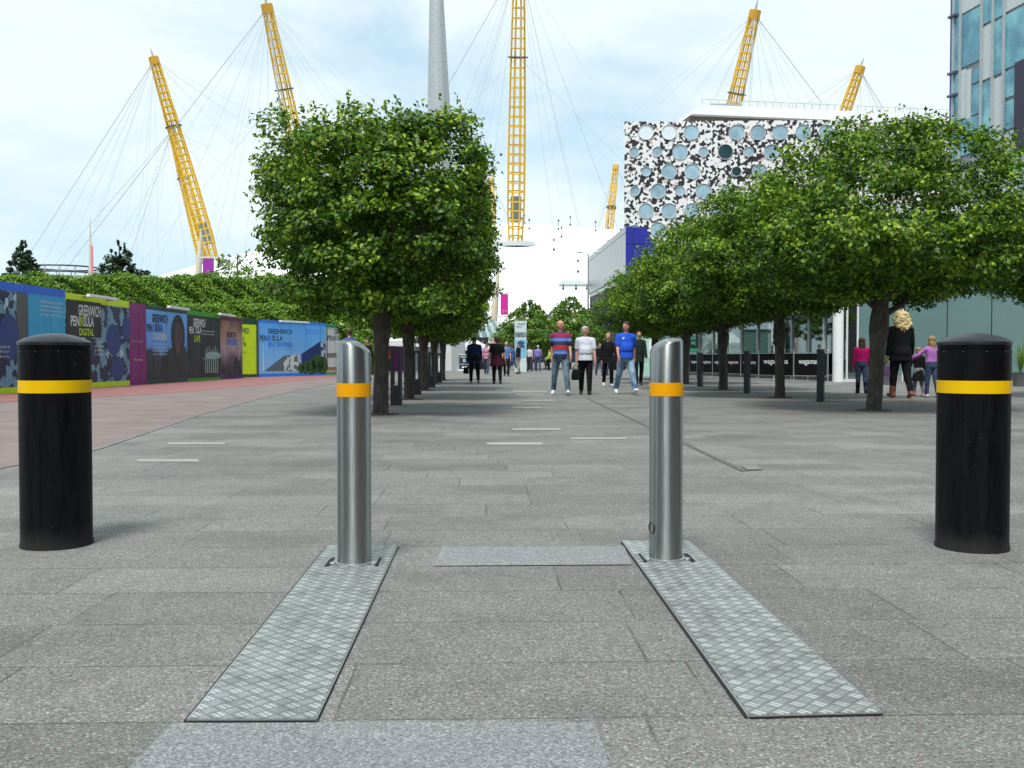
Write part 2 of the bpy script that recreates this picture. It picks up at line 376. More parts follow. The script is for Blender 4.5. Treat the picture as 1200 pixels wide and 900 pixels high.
# left path: near edge curve to hoarding foot
edge = [(-160, 585), (-60, 566), (0, 548), (60, 538), (110, 527), (170, 507), (230, 487), (300, 468), (350, 457), (400, 448), (440, 441)]
near = [G(*p) for p in edge]
HA = G(0, 462); HB = G(283, 443); HC = G(301, 441.3); HD = G(440, 438.5)
hu = (HB-HA).normalized(); HA0 = HA-hu*6
farp = [HD+Vector((0, 1, 0)), HC+Vector((0, 1, 0)), HB+Vector((-1.5, 0, 0)), HA0+Vector((-1.5, 0, 0)), Vector((-14, 8, 0)), Vector((-9, 4.5, 0))]
mb = MB(); ring = [(p.x, p.y, 0.004) for p in near+farp]; mb.add(ring, [tuple(range(len(ring)))]); struct(mb.build('path', ASPH))
rb = [(-60, 482), (0, 472), (110, 466), (200, 461), (300, 452), (395, 442.5), (440, 440)]
mb = MB(); ring = [(p.x, p.y, 0.008) for p in [G(*p) for p in rb]+farp[:4]]; mb.add(ring, [tuple(range(len(ring)))]); struct(mb.build('pavement', BRK))
# dark kerb line along the path edge
mb = MB(); 
for i in range(len(near)-1):
    d = (near[i+1]-near[i]).normalized(); nn = Vector((d.y, -d.x, 0))*0.05
    mb.add([near[i]+Vector((0, 0, .006)), near[i+1]+Vector((0, 0, .006)), near[i+1]+nn+Vector((0, 0, .006)), near[i]+nn+Vector((0, 0, .006))], [(0, 1, 2, 3)])
struct(mb.build('kerb', mat('kerb_stone', (0.2, 0.19, 0.185), 0.8)))
PALE = granite('blue_grey_granite', (0.11, 0.114, 0.12), (0.275, 0.285, 0.295))
PALE2 = granite('pale_granite_strip', (0.22, 0.225, 0.215), (0.36, 0.365, 0.35))
def sheet(name, pts, m, z=0.004):
    mb = MB(); ring = [(p.x, p.y, z) for p in [G(*p) for p in pts]]; mb.add(ring, [tuple(range(len(ring)))]); return struct(mb.build(name, m))
sheet('paving_slab', [(202, 849), (697, 847.5), (735, 960), (92, 962)], PALE)
sheet('paving_slab', [(518, 641.5), (731, 640.5), (741, 662.5), (509, 664)], PALE)
for a in [(600, 656, 502.2, 504.4), (570, 635, 518.6, 521.6), (668, 732, 513, 515), (600, 640, 458, 459.2), (604, 636, 462.3, 463.3), (600, 634, 477, 478.4), (196, 262, 519, 521), (160, 232, 538.5, 541.5), (612, 650, 469, 470)]:
    sheet('paving_slab', [(a[0], a[2]), (a[1], a[2]), (a[1]+2, a[3]), (a[0]+1, a[3])], PALE2)
sheet('drain_channel', [(687, 467), (690, 467), (876, 552.5), (868, 552.5)], mat('drain_iron', (0.1, 0.1, 0.098), 0.7), 0.005)
sheet('paving_joint', [(868, 546.7), (886, 546.4), (893, 551.2), (876, 551.8)], mat('cover_stone', (0.19, 0.19, 0.185), 0.8), 0.009)

# ================================================================ FOREGROUND BOLLARDS
YEL = mat('yellow_reflective_tape', (0.8, 0.49, 0.0), 0.5, var=0.07, spec=0.15); ORG = mat('amber_reflective_tape', (0.78, 0.34, 0.0), 0.5, var=0.07, spec=0.15)
def scratched():
    m, nt, p, out = nt_new('scuffed_black_plastic'); q = N(nt); o = q.obj(); x, y, z = q.sep(o)
    f = q.noise(3, 5, q.comb(q.m('MULTIPLY', x, 9.0), q.m('MULTIPLY', y, 9.0), q.m('MULTIPLY', z, 1.0)), 0.65)
    c = q.ramp(f, [(0.35, (0.003, 0.0035, 0.005)), (0.72, (0.009, 0.010, 0.012))])
    sp = q.ramp(q.noise(42, 3, o), [(0.70, (0, 0, 0)), (0.76, (1, 1, 1))])
    dz_ = q.m('MULTIPLY', q.ramp(q.m('ADD', z, q.m('MULTIPLY', q.noise(9, 5, o), 0.12)), [(0.05, (1, 1, 1)), (0.17, (0, 0, 0))]), 0.45)
    c = q.mix(q.m('MULTIPLY', sp, 0.35), c, (0.09, 0.09, 0.09, 1)); q.l(q.mix(dz_, c, (0.06, 0.058, 0.054, 1)), p.inputs['Base Color'])
    q.l(q.ramp(f, [(0.3, (0.34, 0.34, 0.34)), (0.75, (0.52, 0.52, 0.52))]), p.inputs['Roughness']); p.inputs['Specular IOR Level'].default_value = 0.07
    q.bump(q.noise(30, 4, o), p, 0.06, 0.003); return m
SCR = scratched()
def black_bollard(px, py, label):
    p = G(px, py); p = p*(1+0.161/p.length); r = 0.161
    t = T('black_bollard', label, 'bollard', p, 0, 'black and yellow bollards'); t.scale = (1, 1, 0.985)
    b = MB(); b.lathe([(r+0.004, 0), (r+0.004, 0.012), (r, 0.03), (r, 0.747)], 56, p); b.lathe([(r-0.003, 0.747), (r-0.003, 0.81)], 56, p); b.lathe([(r, 0.81), (r, 0.955), (r-.003, 0.957), (r-.003, 0.961), (r, 0.963), (r, 0.975)], 56, p)
    b.build('post', SCR, t, True)
    c = MB(); c.lathe([(r, 0.9755), (r+0.0035, 0.978), (r+0.0035, 0.992), (r-0.004, 0.998), (r*0.8, 1.013), (r*0.5, 1.027), (r*0.2, 1.034), (0.0, 1.036)], 56, p); c.build('cap', mat('dark_glossy_cap', (0.016, 0.018, 0.024), 0.36, var=0.25, spec=.3), t, True)
    c = MB(); c.lathe([(r+0.0012, 0.7485), (r+0.0012, 0.8085)], 56, p); c.build('reflective_band', YEL, t, True)
    for k in range(10):
        a = 2*math.pi*(k+.3)/10; c = MB(); c.sph(p+Vector((math.cos(a)*r, math.sin(a)*r, 0.945)), 0.0035, 8, 5); c.build('rivet', DARK, t, True)
black_bollard(67, 645, 'black plastic bollard with yellow band at the left edge before the hoarding')
black_bollard(1138.5, 648.5, 'black plastic bollard with yellow band at the right edge before the glass wall')
STEEL = steel(); TREAD = tread()
def steel_bollard(px, py, hi, sgn, label, hole):
    r = 0.0735; p = G(px, py); p = p*(1+r/p.length); p.z = 0.011
    t = T('steel_bollard', label, 'bollard', p, 0, 'removable steel bollards on tread plates')
    n = 48; b = MB(); H = hi-0.011
    zs = [0.0, 0.2, 0.4, 0.6, 0.725]
    def ring(z, rr=r): return [(rr*math.cos(2*math.pi*k/n), rr*math.sin(2*math.pi*k/n), z) for k in range(n)]
    def top(x, y, ins=0.0):
        f = min(1, max(0, (x*sgn+r)/(2*r))); g = (y+r)/(2*r)
        return H-0.05*f**2.8+0.014*g-0.014-ins
    vs = []; 
    for z in zs: vs += ring(z)
    vs += [(x, y, top(x, y)-0.008) for x, y, _ in ring(0)]
    vs += [(x, y, top(x, y)-0.003) for x, y, _ in ring(0, r-.0025)]
    vs += [(x, y, top(x, y)) for x, y, _ in ring(0, r-.009)]
    vs += [(x, y, top(x, y)+0.002) for x, y, _ in ring(0, r*.5)]
    m_ = len(zs)+4; fs = []
    for i in range(m_-1):
        for k in range(n): fs.append((i*n+k, i*n+(k+1) % n, (i+1)*n+(k+1) % n, (i+1)*n+k))
    vs.append((0, 0, top(0, 0)+0.002)); c = len(vs)-1
    for k in range(n): fs.append(((m_-1)*n+k, (m_-1)*n+(k+1) % n, c))
    fs.append(tuple(range(n-1, -1, -1)))
    b.add(vs, fs); b.build('post', STEEL, t, True, world=False)
    c = MB(); c.lathe([(r+0.0012, 0.724), (r+0.0012, 0.782)], 48); c.build('reflective_band', ORG, t, True, world=False)
    for s in (-1, 1):
        c = MB(); c.box((s*0.105, 0.0, 0.002), (0.014, 0.17, 0.004)); c.build('locking_slot', mat('dark_slot', (0.01, 0.01, 0.01), 0.8), t, world=False)
        c = MB(); c.box((s*0.118, 0.0, 0.003), (0.006, 0.17, 0.006)); c.build('slot_lip', GALV, t, world=False)
        c = MB(); c.lathe([(0.013, 0), (0.013, 0.007), (0.009, 0.011), (0, 0.012)], 8, (s*0.088, -0.045, 0.0)); c.build('bolt', GALV, t, True, world=False)
    c = MB(); c.lathe([(r+0.012, 0), (r+0.012, 0.005), (r+0.001, 0.007)], 40); c.build('base_ring', GALV, t, True, world=False)
    if hole:
        q = MB(); a = R(200); cc = Vector((math.cos(a)*r, math.sin(a)*r, 0.14)); 
        u = Vector((-math.sin(a), math.cos(a), 0)); 
        path = [cc+u*0.022*math.cos(2*math.pi*k/18)+Vector((0, 0, 0.026*math.sin(2*math.pi*k/18))) for k in range(19)]
        q.tube(path, 0.0025, 5, cap=False); q.build('keyhole_ring', DARK, t, True, world=False)
steel_bollard(415.5, 666, 0.985, 1, 'brushed steel bollard with amber band on the left tread plate', False)
steel_bollard(780.0, 661, 0.992, -1, 'brushed steel bollard with amber band on the right tread plate', True)
def plate(pts, side, label):
    g = [G(*p) for p in pts]; c = sum(g, Vector())/4
    t = T('tread_plate', label, 'ground plate', c, 0, 'tread plates set in the paving')
    b = MB(); b.prism([(p.x, p.y) for p in g], 0.003, 0.0105); b.build('plate', TREAD, t, bevel=0.0015)
    # galvanised rim and dark gap outside it
    for i in range(4):
        a, d = g[i], g[(i+1) % 4]; e = (d-a).normalized(); nn = Vector((-e.y, e.x, 0))
        if (c-a).dot(nn) > 0: nn = -nn
        m = MB(); o = nn*0.0005; w = nn*(0.003 if i != side else 0.004); o2 = o+w
        m.prism([(q.x, q.y) for q in (a+o, d+o, d+o2, a+o2)], 0.002, 0.0085); m.build('rim', GALV, t)
        m = MB(); o3 = o2+nn*(0.0025 if i != side else 0.007)
        m.prism([(q.x, q.y) for q in (a+o2, d+o2, d+o3, a+o3)], 0.001, 0.005); m.build('gap', mat('gap_dark', (0.012, 0.012, 0.012), 0.9), t)
plate([(385, 641), (466, 641), (370, 846), (221, 846.5)], 3, 'long patterned steel tread plate in the paving under the left steel bollard')
plate([(730, 636), (808, 636), (1032, 838), (878, 842)], 3, 'long patterned steel tread plate in the paving under the right steel bollard')

# unseen blocks added beside and behind the viewpoint to darken steel bollard reflections
def reflection(x0, x1, y0, y1, h, label):
    t = T('reflection_block', label, 'office block', ((x0+x1)/2, (y0+y1)/2, 0)); b = MB(); b.box(((x0+x1)/2, (y0+y1)/2, h/2), (x1-x0, y1-y0, h)); b.build('wall', mat('dark_brick', (0.12, 0.1, 0.09), 0.8), t)
    xs_ = x0 if x0 > 0 else x1; sg = -1 if x0 > 0 else 1
    for j in range(int(h/3.2)):
        for k in range(int((y1-y0)/4)):
            w = MB(); w.box((xs_+sg*.02, y0+2+k*4, 1.8+j*3.2), (.06, 2.4, 1.8)); w.build('window', mat('block_glass', (0.03, 0.04, 0.05), 0.15), t)
    b = MB(); b.box(((x0+x1)/2, (y0+y1)/2, h+.2), (x1-x0+.4, y1-y0+.4, .4)); b.build('roof', DARK, t)
reflection(11, 24, -50, 6, 19, 'dark brick office block with glass windows, added out of view beside the viewpoint on the right side'); reflection(-30, -20, -45, -6, 11, 'low dark brick office block with glass windows, added out of view behind the viewpoint on the left side')

# ================================================================ HOARDING
WA = Wall(HA0, HB); zt = 2.78
def hoard_mat(name, col, r=0.5): return mat(name, col, r, var=0.06, scale=2)
CAMO1 = blobs('blue_tile_print', (0.01, 0.02, 0.06), (0.14, 0.3, 0.42), (0.42, 0.6, 0.68), 4.2, 0.5, 0.6)
TXW = mat('print_white', (0.7, 0.74, 0.74), 0.6, var=0.02); TXD = mat('print_navy', (0.02, 0.03, 0.08), 0.6, var=0.02)
TXL = mat('print_lime', (0.5, 0.7, 0.03), 0.6, var=0.02); TXB = mat('print_blue', (0.05, 0.2, 0.62), 0.6, var=0.02)
hr = T('hoarding', 'long printed hoarding with camouflage and portrait panels running beside the left path', 'hoarding', HA0)
def panel(wl, root, x0, x1, z0, z1, m, name='panel', n0=0.0, n1=0.05, z2=None):
    b = MB(); s0 = wl.s_(x0)+0.004; s1 = wl.s_(x1)-0.004; wl.box(b, s0, s1, z0, z1, n0, n1); return b.build(name, m, root)
LIME = hoard_mat('lime_print', (0.55, 0.78, 0.01)); BLU = hoard_mat('blue_print', (0.015, 0.14, 0.72)); CYA = hoard_mat('cyan_print', (0.03, 0.36, 0.66))
PUR = hoard_mat('purple_print', (0.2, 0.012, 0.16)); DGR = hoard_mat('dark_green_print', (0.012, 0.06, 0.045)); MGR = hoard_mat('green_print', (0.03, 0.32, 0.01))
GRY = hoard_mat('grey_print', (0.085, 0.095, 0.1)); SKYB = hoard_mat('sky_blue_print', (0.12, 0.32, 0.72)); NIGHT = mat('night_print', (0.012, 0.02, 0.022), 0.5, var=0.6, scale=1.4)
MAR = hoard_mat('maroon_print', (0.12, 0.015, 0.05)); DPUR = hoard_mat('violet_print', (0.05, 0.01, 0.15))
def gradmat(name, stops, zlo, zhi, nscale=1.5, namp=0.5):
    m, nt, p, out = nt_new(name); q = N(nt); o = q.obj(); x, y, z = q.sep(o)
    f = q.m('DIVIDE', q.m('SUBTRACT', z, zlo), zhi-zlo); f = q.m('ADD', f, q.m('MULTIPLY', q.m('SUBTRACT', q.noise(nscale, 4, o), 0.5), namp))
    q.l(q.ramp(f, stops), p.inputs['Base Color']); p.inputs['Roughness'].default_value = 0.45; MATS[name] = m; return m
SUNSET = gradmat('sunset_print', [(0.0, (0.02, 0.01, 0.03)), (0.3, (0.12, 0.07, 0.09)), (0.55, (0.42, 0.3, 0.32)), (0.78, (0.4, 0.22, 0.12)), (1.0, (0.12, 0.07, 0.06))], 0, 2.6, 1.2, 0.7)
PORT = gradmat('portrait_print', [(0.0, (0.012, 0.02, 0.025)), (0.42, (0.02, 0.035, 0.06)), (0.5, (0.1, 0.3, 0.75)), (1.0, (0.14, 0.45, 0.95))], 0, 2.6, 1.0, 0.3)
def lightbar(wl, root, x0, x1, z):
    b = MB(); s0, s1 = wl.s_(x0), wl.s_(x1); wl.box(b, s0, s1, z-0.02, z+0.07, 0.22, 0.34)
    o = b.build('floodlight_bar', WHITE, root, bevel=0.01)
    for s in (s0+0.2, s1-0.2):
        c = MB(); wl.box(c, s-0.02, s+0.02, z-0.03, z+0.01, 0.04, 0.24); c.build('bracket', DARK, o)
panel(WA, hr, -40, 18, 0.16, 2.62, CAMO1); panel(WA, hr, 18, 31, 0.0, 2.62, GRY); panel(WA, hr, 31, 75, 0.16, 2.62, CYA)
panel(WA, hr, -40, 75, 2.62, zt+.06, BLU, 'border', 0.0, 0.055); panel(WA, hr, -40, 18, 0.0, 0.16, LIME, 'border', 0.0, 0.055); panel(WA, hr, 31, 75, 0.0, 0.16, LIME, 'border', 0, 0.055)
pc = panel(WA, hr, 75, 150, 0.17, 2.56, CAMO1); panel(WA, hr, 75, 150, 2.56, zt, LIME, 'border', 0.0, 0.055); panel(WA, hr, 75, 150, 0.0, 0.17, LIME, 'border', 0.0, 0.055)
for e in ((131, 398, .55, .5), (136, 432, .5, .4), (8, 395, .5, .6), (146, 385, .35, .4)):
    b = MB(); WA.ell(b, *e, 0.052, 0.056); b.build('round_window_print', hoard_mat('deep_blue_print', (0.02, 0.05, 0.2)), hr)
b = MB(); WA.box(b, WA.s_(76), WA.s_(117), WA.z_(98, 395), WA.z_(98, 353), 0.051, 0.057); b.build('title_block', NIGHT, hr)
for a in ((79+3, 100), ): pass
wall_text(WA, 'GREENWICH', 90, 116, 358, 371, 0.062, TXW, hr); wall_text(WA, 'PEN', 81, 91, 370, 382, 0.062, TXW, hr); wall_text(WA, 'SULA', 96, 108, 371, 383, 0.062, TXW, hr)
wall_text(WA, 'IN', 91.5, 95.5, 370.5, 382.5, 0.062, TXL, hr); wall_text(WA, 'DIGITAL', 91, 108, 385, 393.5, 0.062, TXL, hr)
for k in range(4): wall_text(WA, ['Welcome to our new', 'riverside home, where', 'homes, work and play', 'sit by the river'][k], 46, 72-2*(k % 2), 353+k*5, 356.3+k*5, 0.056, TXW, hr, bold=0.0)
for k in range(4): wall_text(WA, ['new space for work', 'on the river side', 'with plenty of room', 'for every business'][k], 109, 119+k % 2, 399+k*5, 402+k*5, 0.056, TXW, hr, bold=0.0)
for k in range(3): wall_text(WA, ['Find out more at', 'the marketing suite', 'open every day'][k], -10, 9, 404+k*6, 408+k*6, 0.056, TXW, hr, bold=0.0)
pp = panel(WA, hr, 150, 170, 0.0, zt-.02, PUR)
wall_text(WA, 'Be part of it', 153, 165, 399.3, 401, 0.056, TXW, hr, bold=0); wall_text(WA, 'Find out more', 155, 165, 420, 422.6, 0.056, TXW, hr, bold=0.0)
panel(WA, hr, 170, 218, 0.14, 2.6, PORT); panel(WA, hr, 170, 218, 2.6, zt-.03, DGR, 'border', 0, 0.055); panel(WA, hr, 170, 218, 0.0, 0.14, DGR, 'border', 0, 0.055)
b = MB(); WA.ell(b, 207, 393, 0.72, 0.78, 0.051, 0.055); WA.poly(b, [(186, 438), (190, 418), (199, 408), (216, 406), (217.4, 438)], 0.051, 0.054); b.build('portrait_silhouette', NIGHT, hr)
b = MB(); WA.ell(b, 207, 397, 0.4, 0.62, 0.056, 0.059); b.build('portrait_face', mat('skin_print', (0.07, 0.04, 0.035), 0.5, var=0.5, scale=3), hr)
wall_text(WA, 'GREENWICH', 177, 195, 368.5, 378.5, 0.062, TXD, hr); wall_text(WA, 'PEN', 170.8, 177, 379.5, 388.5, 0.062, TXD, hr); wall_text(WA, 'SULA', 180, 189, 379.5, 388.5, 0.062, TXD, hr); wall_text(WA, 'CANTEEN', 177, 194, 391, 398.5, 0.062, TXW, hr)
for k in range(4): wall_text(WA, ['Explore cafes and bars', 'serving good food', 'every day of the', 'week by the river'][k], 177, 195-k % 2, 402+k*4, 404.7+k*4, 0.058, TXW, hr, bold=0.0)
panel(WA, hr, 218, 257, 0.12, 2.6, NIGHT); panel(WA, hr, 218, 257, 2.6, zt-.01, MGR, 'border', 0, 0.055); panel(WA, hr, 218, 257, 0.0, 0.12, MGR, 'border', 0, 0.055)
b = MB(); 
for k in range(7): WA.poly(b, [(239+k*2.3, 437), (239.5+k*2.3, 409-2*(k % 3)), (240+k*2.3, 409-2*(k % 3)), (240.1+k*2.3, 437)], 0.051, 0.054)
WA.poly(b, [(236, 421), (256, 420), (256, 419), (236, 420)], 0.051, 0.055); WA.ell(b, 248.5, 416.5, 1.0, 0.16, 0.051, 0.056); b.build('lit_arena_print', mat('pale_green_print', (0.25, 0.42, 0.36), 0.5, var=0.2), hr)
wall_text(WA, 'GREENWICH', 225, 239, 373.5, 383.5, 0.062, TXW, hr); wall_text(WA, 'PEN', 220.3, 225.4, 383, 391, 0.062, TXW, hr); wall_text(WA, 'SULA', 227.5, 234.5, 383, 391, 0.062, TXW, hr); wall_text(WA, 'LIVE', 226, 233, 393, 400.5, 0.062, TXL, hr)
for k in range(2): wall_text(WA, ['Music, sport and shows', 'at the arena all year'][k], 235.5, 250, 387+k*3.6, 389.6+k*3.6, 0.058, TXW, hr, bold=0.0)
panel(WA, hr, 257, 283, 0.14, 2.55, SUNSET); panel(WA, hr, 257, 283, 2.55, zt-.04, MAR, 'border', 0, 0.055); panel(WA, hr, 257, 283, 0.0, 0.14, DPUR, 'border', 0, 0.055)
wall_text(WA, 'NORTH', 264.5, 275, 389, 396, 0.062, TXD, hr); wall_text(WA, 'SPHERE', 264, 277, 397, 404.5, 0.062, TXB, hr)
b = MB(); WA.poly(b, [(272, 436), (273, 424), (275, 417), (277, 420), (280, 426), (281.5, 437)], 0.051, 0.055); WA.poly(b, [(258.5, 438), (259, 428), (263, 431), (266, 438)], 0.051, 0.055); b.build('dark_hills_print', NIGHT, hr)
for a in ((93, 127), (189, 213), (250, 268)): lightbar(WA, hr, a[0], a[1], zt-.05)
b = MB(); k = 1.22
while k < WA.L: WA.box(b, k, k+.008, .02, zt-.25, .0505, .0535); k += 1.22
b.build('panel_seams', mat('dark_seam', (0.02, 0.02, 0.022), 0.7), hr)  # near-black strips mark the panel joints
b = MB(); WA.box(b, 0, WA.L, 0, zt-.15, -0.12, -0.004); b.build('back_frame', mat('timber_ply', (0.25, 0.18, 0.1), 0.8), hr)
# back run, faces the camera
WB = Wall(G(283, 442.4), HD); hb = T('hoarding', 'printed hoarding facing the plaza with lime, blue and white panels below the hedge', 'hoarding', WB.a); ztb = WB.z_(360, 378.2)
panel(WB, hb, 283, 301, WB.z_(292, 438.5), WB.z_(292, 380.3), LIME); panel(WB, hb, 282.6, 301.2, 0, WB.z_(292, 438.8), DGR, 'border', 0, 0.045); panel(WB, hb, 282.6, 301.2, WB.z_(292, 380), ztb+.05, DGR, 'border', 0, 0.045)
b = MB(); WB.box(b, WB.s_(299.6), WB.s_(301.4), 0, ztb+.04, 0.05, 0.09); b.build('corner_post', DARK, hb)
BLU2 = gradmat('blue_sky_print', [(0.0, (0.24, 0.52, 0.86)), (1.0, (0.1, 0.42, 0.95))], 0, 2.6, 1, 0.1)
panel(WB, hb, 301.5, 381, 0.16, ztb-.1, BLU2); panel(WB, hb, 301.5, 381, 0.0, 0.16, hoard_mat('bright_blue_print', (0.03, 0.2, 0.8)), 'border', 0, 0.055); panel(WB, hb, 301.5, 381, ztb-.1, ztb+.02, MATS['bright_blue_print'], 'border', 0, 0.055)
WPR = hoard_mat('white_print', (0.6, 0.64, 0.66)); panel(WB, hb, 381, 437, 0.2, ztb-.16, WPR); panel(WB, hb, 381, 437, 0.0, 0.2, hoard_mat('sage_print', (0.12, 0.32, 0.17)), 'border', 0, 0.055); panel(WB, hb, 381, 437, ztb-.16, ztb, hoard_mat('teal_print', (0.03, 0.3, 0.14)), 'border', 0, 0.055)
wall_text(WB, 'WICH', 283.4, 291, 384, 391, 0.056, DGR, hb); wall_text(WB, 'A', 283.6, 285.5, 394, 400, 0.056, DGR, hb); wall_text(WB, 'TION', 283.5, 287.5, 401, 406, 0.056, DGR, hb); wall_text(WB, 'Find us here', 283.5, 288, 411.5, 413.4, 0.056, DGR, hb, bold=0)
wall_text(WB, 'GREENWICH', 313, 341.5, 385.5, 391.5, 0.056, TXD, hb); wall_text(WB, 'PEN', 303.5, 312.5, 393, 399.6, 0.056, TXD, hb); wall_text(WB, 'IN', 313.5, 317, 393, 399.6, 0.056, BLU, hb); wall_text(WB, 'SULA', 318, 330.5, 393, 399.6, 0.056, TXD, hb)
wall_text(WB, 'ENTERPRISE', 313.5, 342, 401, 406.5, 0.056, MATS['bright_blue_print'], hb); wall_text(WB, 'A new place for business', 314, 343.5, 408.2, 409.6, 0.056, MATS['bright_blue_print'], hb, bold=0)
for k in range(3): wall_text(WB, ['Offices, studios and', 'workshops for growing', 'firms by the Thames'][k], 357, 376-k*2, 386.3+k*2, 387.6+k*2, 0.056, BLU, hb, bold=0)
def wpoly(wl, pts, m, name, root, n0=0.051, n1=0.056): b = MB(); wl.poly(b, pts, n0, n1); return b.build(name, m, root)
wpoly(WB, [(309, 434.8), (331, 417.5), (331.5, 434.8)], hoard_mat('slate_print', (0.09, 0.14, 0.18)), 'roof_print', hb)
wpoly(WB, [(331, 434.8), (331, 417), (340, 416), (350, 415), (352.5, 434.8)], blobs('speckled_print', (0.1, 0.14, 0.16), (0.55, 0.62, 0.62), (0.4, 0.45, 0.45), 7, 0.4, 0.4), 'facade_print', hb)
wpoly(WB, [(352, 415), (374.5, 400), (374.5, 434.8), (353, 434.8)], hoard_mat('navy_print', (0.015, 0.04, 0.16)), 'tower_print', hb, 0.051, 0.058)
wpoly(WB, [(375, 400.5), (380.5, 402), (380.5, 434.8), (375, 434.8)], blobs('speckled_print_small', (0.03, 0.05, 0.1), (0.4, 0.5, 0.6), (0.2, 0.3, 0.4), 6, 0.5, 0.4), 'side_tower_print', hb, 0.051, 0.058)
b = MB(); 
for (x, y, r) in ((371, 426, .5), (364, 430, .4), (377, 428, .45), (357, 432, .3), (352, 434, .25)): WB.ell(b, x, min(y, 434-r*9), r, r, 0.059, 0.062)
b.build('trees_print', mat('leaf_print', (0.03, 0.09, 0.02), 0.6, var=0.6, scale=8), hb)
b = MB(); WB.poly(b, [(306.8, 434.5), (307.6, 400), (308.4, 434.5)], 0.051, 0.056); b.build('spire_print', WPR, hb)
wall_text(WB, 'GREENWICH', 391, 416, 386, 391.7, 0.056, TXD, hb); wall_text(WB, 'PEN', 383, 391, 393.2, 399.3, 0.056, TXD, hb); wall_text(WB, 'IN', 391.6, 394.6, 393.2, 399.3, 0.056, MATS['sage_print'], hb); wall_text(WB, 'SULA', 395.5, 406.5, 393.2, 399.3, 0.056, TXD, hb)
b = MB(); WB.box(b, WB.s_(382), WB.s_(436), WB.z_(400, 384.2), WB.z_(400, 383.4), 0.06, 0.08)
for x in (382, 421.5): WB.box(b, WB.s_(x)-.02, WB.s_(x)+.03, 0.3, WB.z_(400, 383.4), 0.051, 0.075)
b.build('window_frame', DARK, hb)
wpoly(WB, [(382, 414), (436, 411), (436, 419), (382, 419)], hoard_mat('taupe_print', (0.2, 0.19, 0.17)), 'skyline_print', hb); wpoly(WB, [(382, 430), (436, 430), (436, 434), (382, 434)], hoard_mat('sand_print', (0.3, 0.2, 0.08)), 'beach_print', hb)
lightbar(WB, hb, 323, 357, ztb-.03); lightbar(WB, hb, 395, 425, ztb-.03)
b = MB(); k = 1.0
while k < WB.L: WB.box(b, k, k+.01, .02, ztb-.12, .0505, .0535); k += 1.22
b.build('panel_seams', MATS['dark_seam'], hb)
b = MB(); WB.box(b, 0, WB.L, 0, ztb-.1, -0.12, -0.004); b.build('back_frame', MATS['timber_ply'], hb)
# ================================================================ ARENA DOME AND MASTS
CX, CY, HD0, RD = -4.0, 400.0, 52.0, 200.0
def dome_z(r): return HD0*(1-(r/RD)**2)
def domemat():
    m, nt, p, out = nt_new('white_roof_fabric'); q = N(nt); o = q.obj(); x, y, z = q.sep(o)
    ang = q.m('ARCTAN2', y, x); f = q.m('FRACT', q.m('MULTIPLY', ang, 72/6.28318))
    seam = q.ramp(q.m('MINIMUM', f, q.m('SUBTRACT', 1.0, f)), [(0.0, (1, 1, 1)), (0.03, (0, 0, 0))])
    c = q.ramp(q.noise(0.05, 4, o), [(0.3, (0.8, 0.82, 0.83)), (0.7, (0.9, 0.91, 0.92))])
    q.l(q.mix(q.m('MULTIPLY', seam, 0.16), c, (0.5, 0.52, 0.55, 1)), p.inputs['Base Color']); p.inputs['Roughness'].default_value = 0.6
    return m
c0 = far(CX, CY); dome = T('domed_arena', 'vast white fabric domed arena roof at the end of the street behind the yellow masts', 'arena', c0)
b = MB(); rs = [0, 15, 30, 50, 70, 90, 110, 125, 140, 155, 168, 178, 184]; b.lathe([(r, dome_z(r)) for r in reversed(rs)], 144, c0)
me = b.build('roof', domemat(), dome, True)
b = MB(); b.lathe([(181, 0), (181, dome_z(181)-.3)], 96, c0); b.build('glazed_wall', mat('dark_glazed_wall', (0.03, 0.045, 0.06), 0.2, var=0.4, scale=0.3), dome, True)
b = MB(); b.lathe([(184.1, dome_z(184)-.6), (184.6, dome_z(184)-.6), (184.6, dome_z(184)+.1), (184.1, dome_z(184)+.1)], 96, c0); b.build('roof_edge', GALV, dome)
def dpt(ang, r, dz=0.0):      # ang in degrees from the side facing the street, positive to the right
    return far(CX+r*math.sin(R(ang)), CY-r*math.cos(R(ang)), dome_z(r)+dz)
for r, angs in ((60, (-24, -8, 8, 24, 40)), (90, (-20, -10, 6, 12, 20, 30)), (108, (-16, -8, 10, 20)), (128, (-30, -12, -3, 7, 14)), (150, (-22, -8, 8, 18))):
    for a in angs:
        m = MB(); p = dpt(a, r); m.lathe([(0, 0), (0.3, 0.1), (0.33, 0.5), (0.12, 0.7), (0.07, 0.8), (0.07, 2.6), (0.26, 2.8), (0.28, 3.3), (0, 3.4)], 7, p+Vector((0, 0, 0.05))); m.build('cable_node', DARK, dome)
YELP = mat('mast_yellow_paint', (0.66, 0.39, 0.004), 0.45, var=0.1, scale=0.3); CAB = mat('steel_cable', (0.34, 0.39, 0.42), 0.5, 0.2)
CABT = mat('thin_steel_cable', (0.42, 0.47, 0.5), 0.5, 0.2)
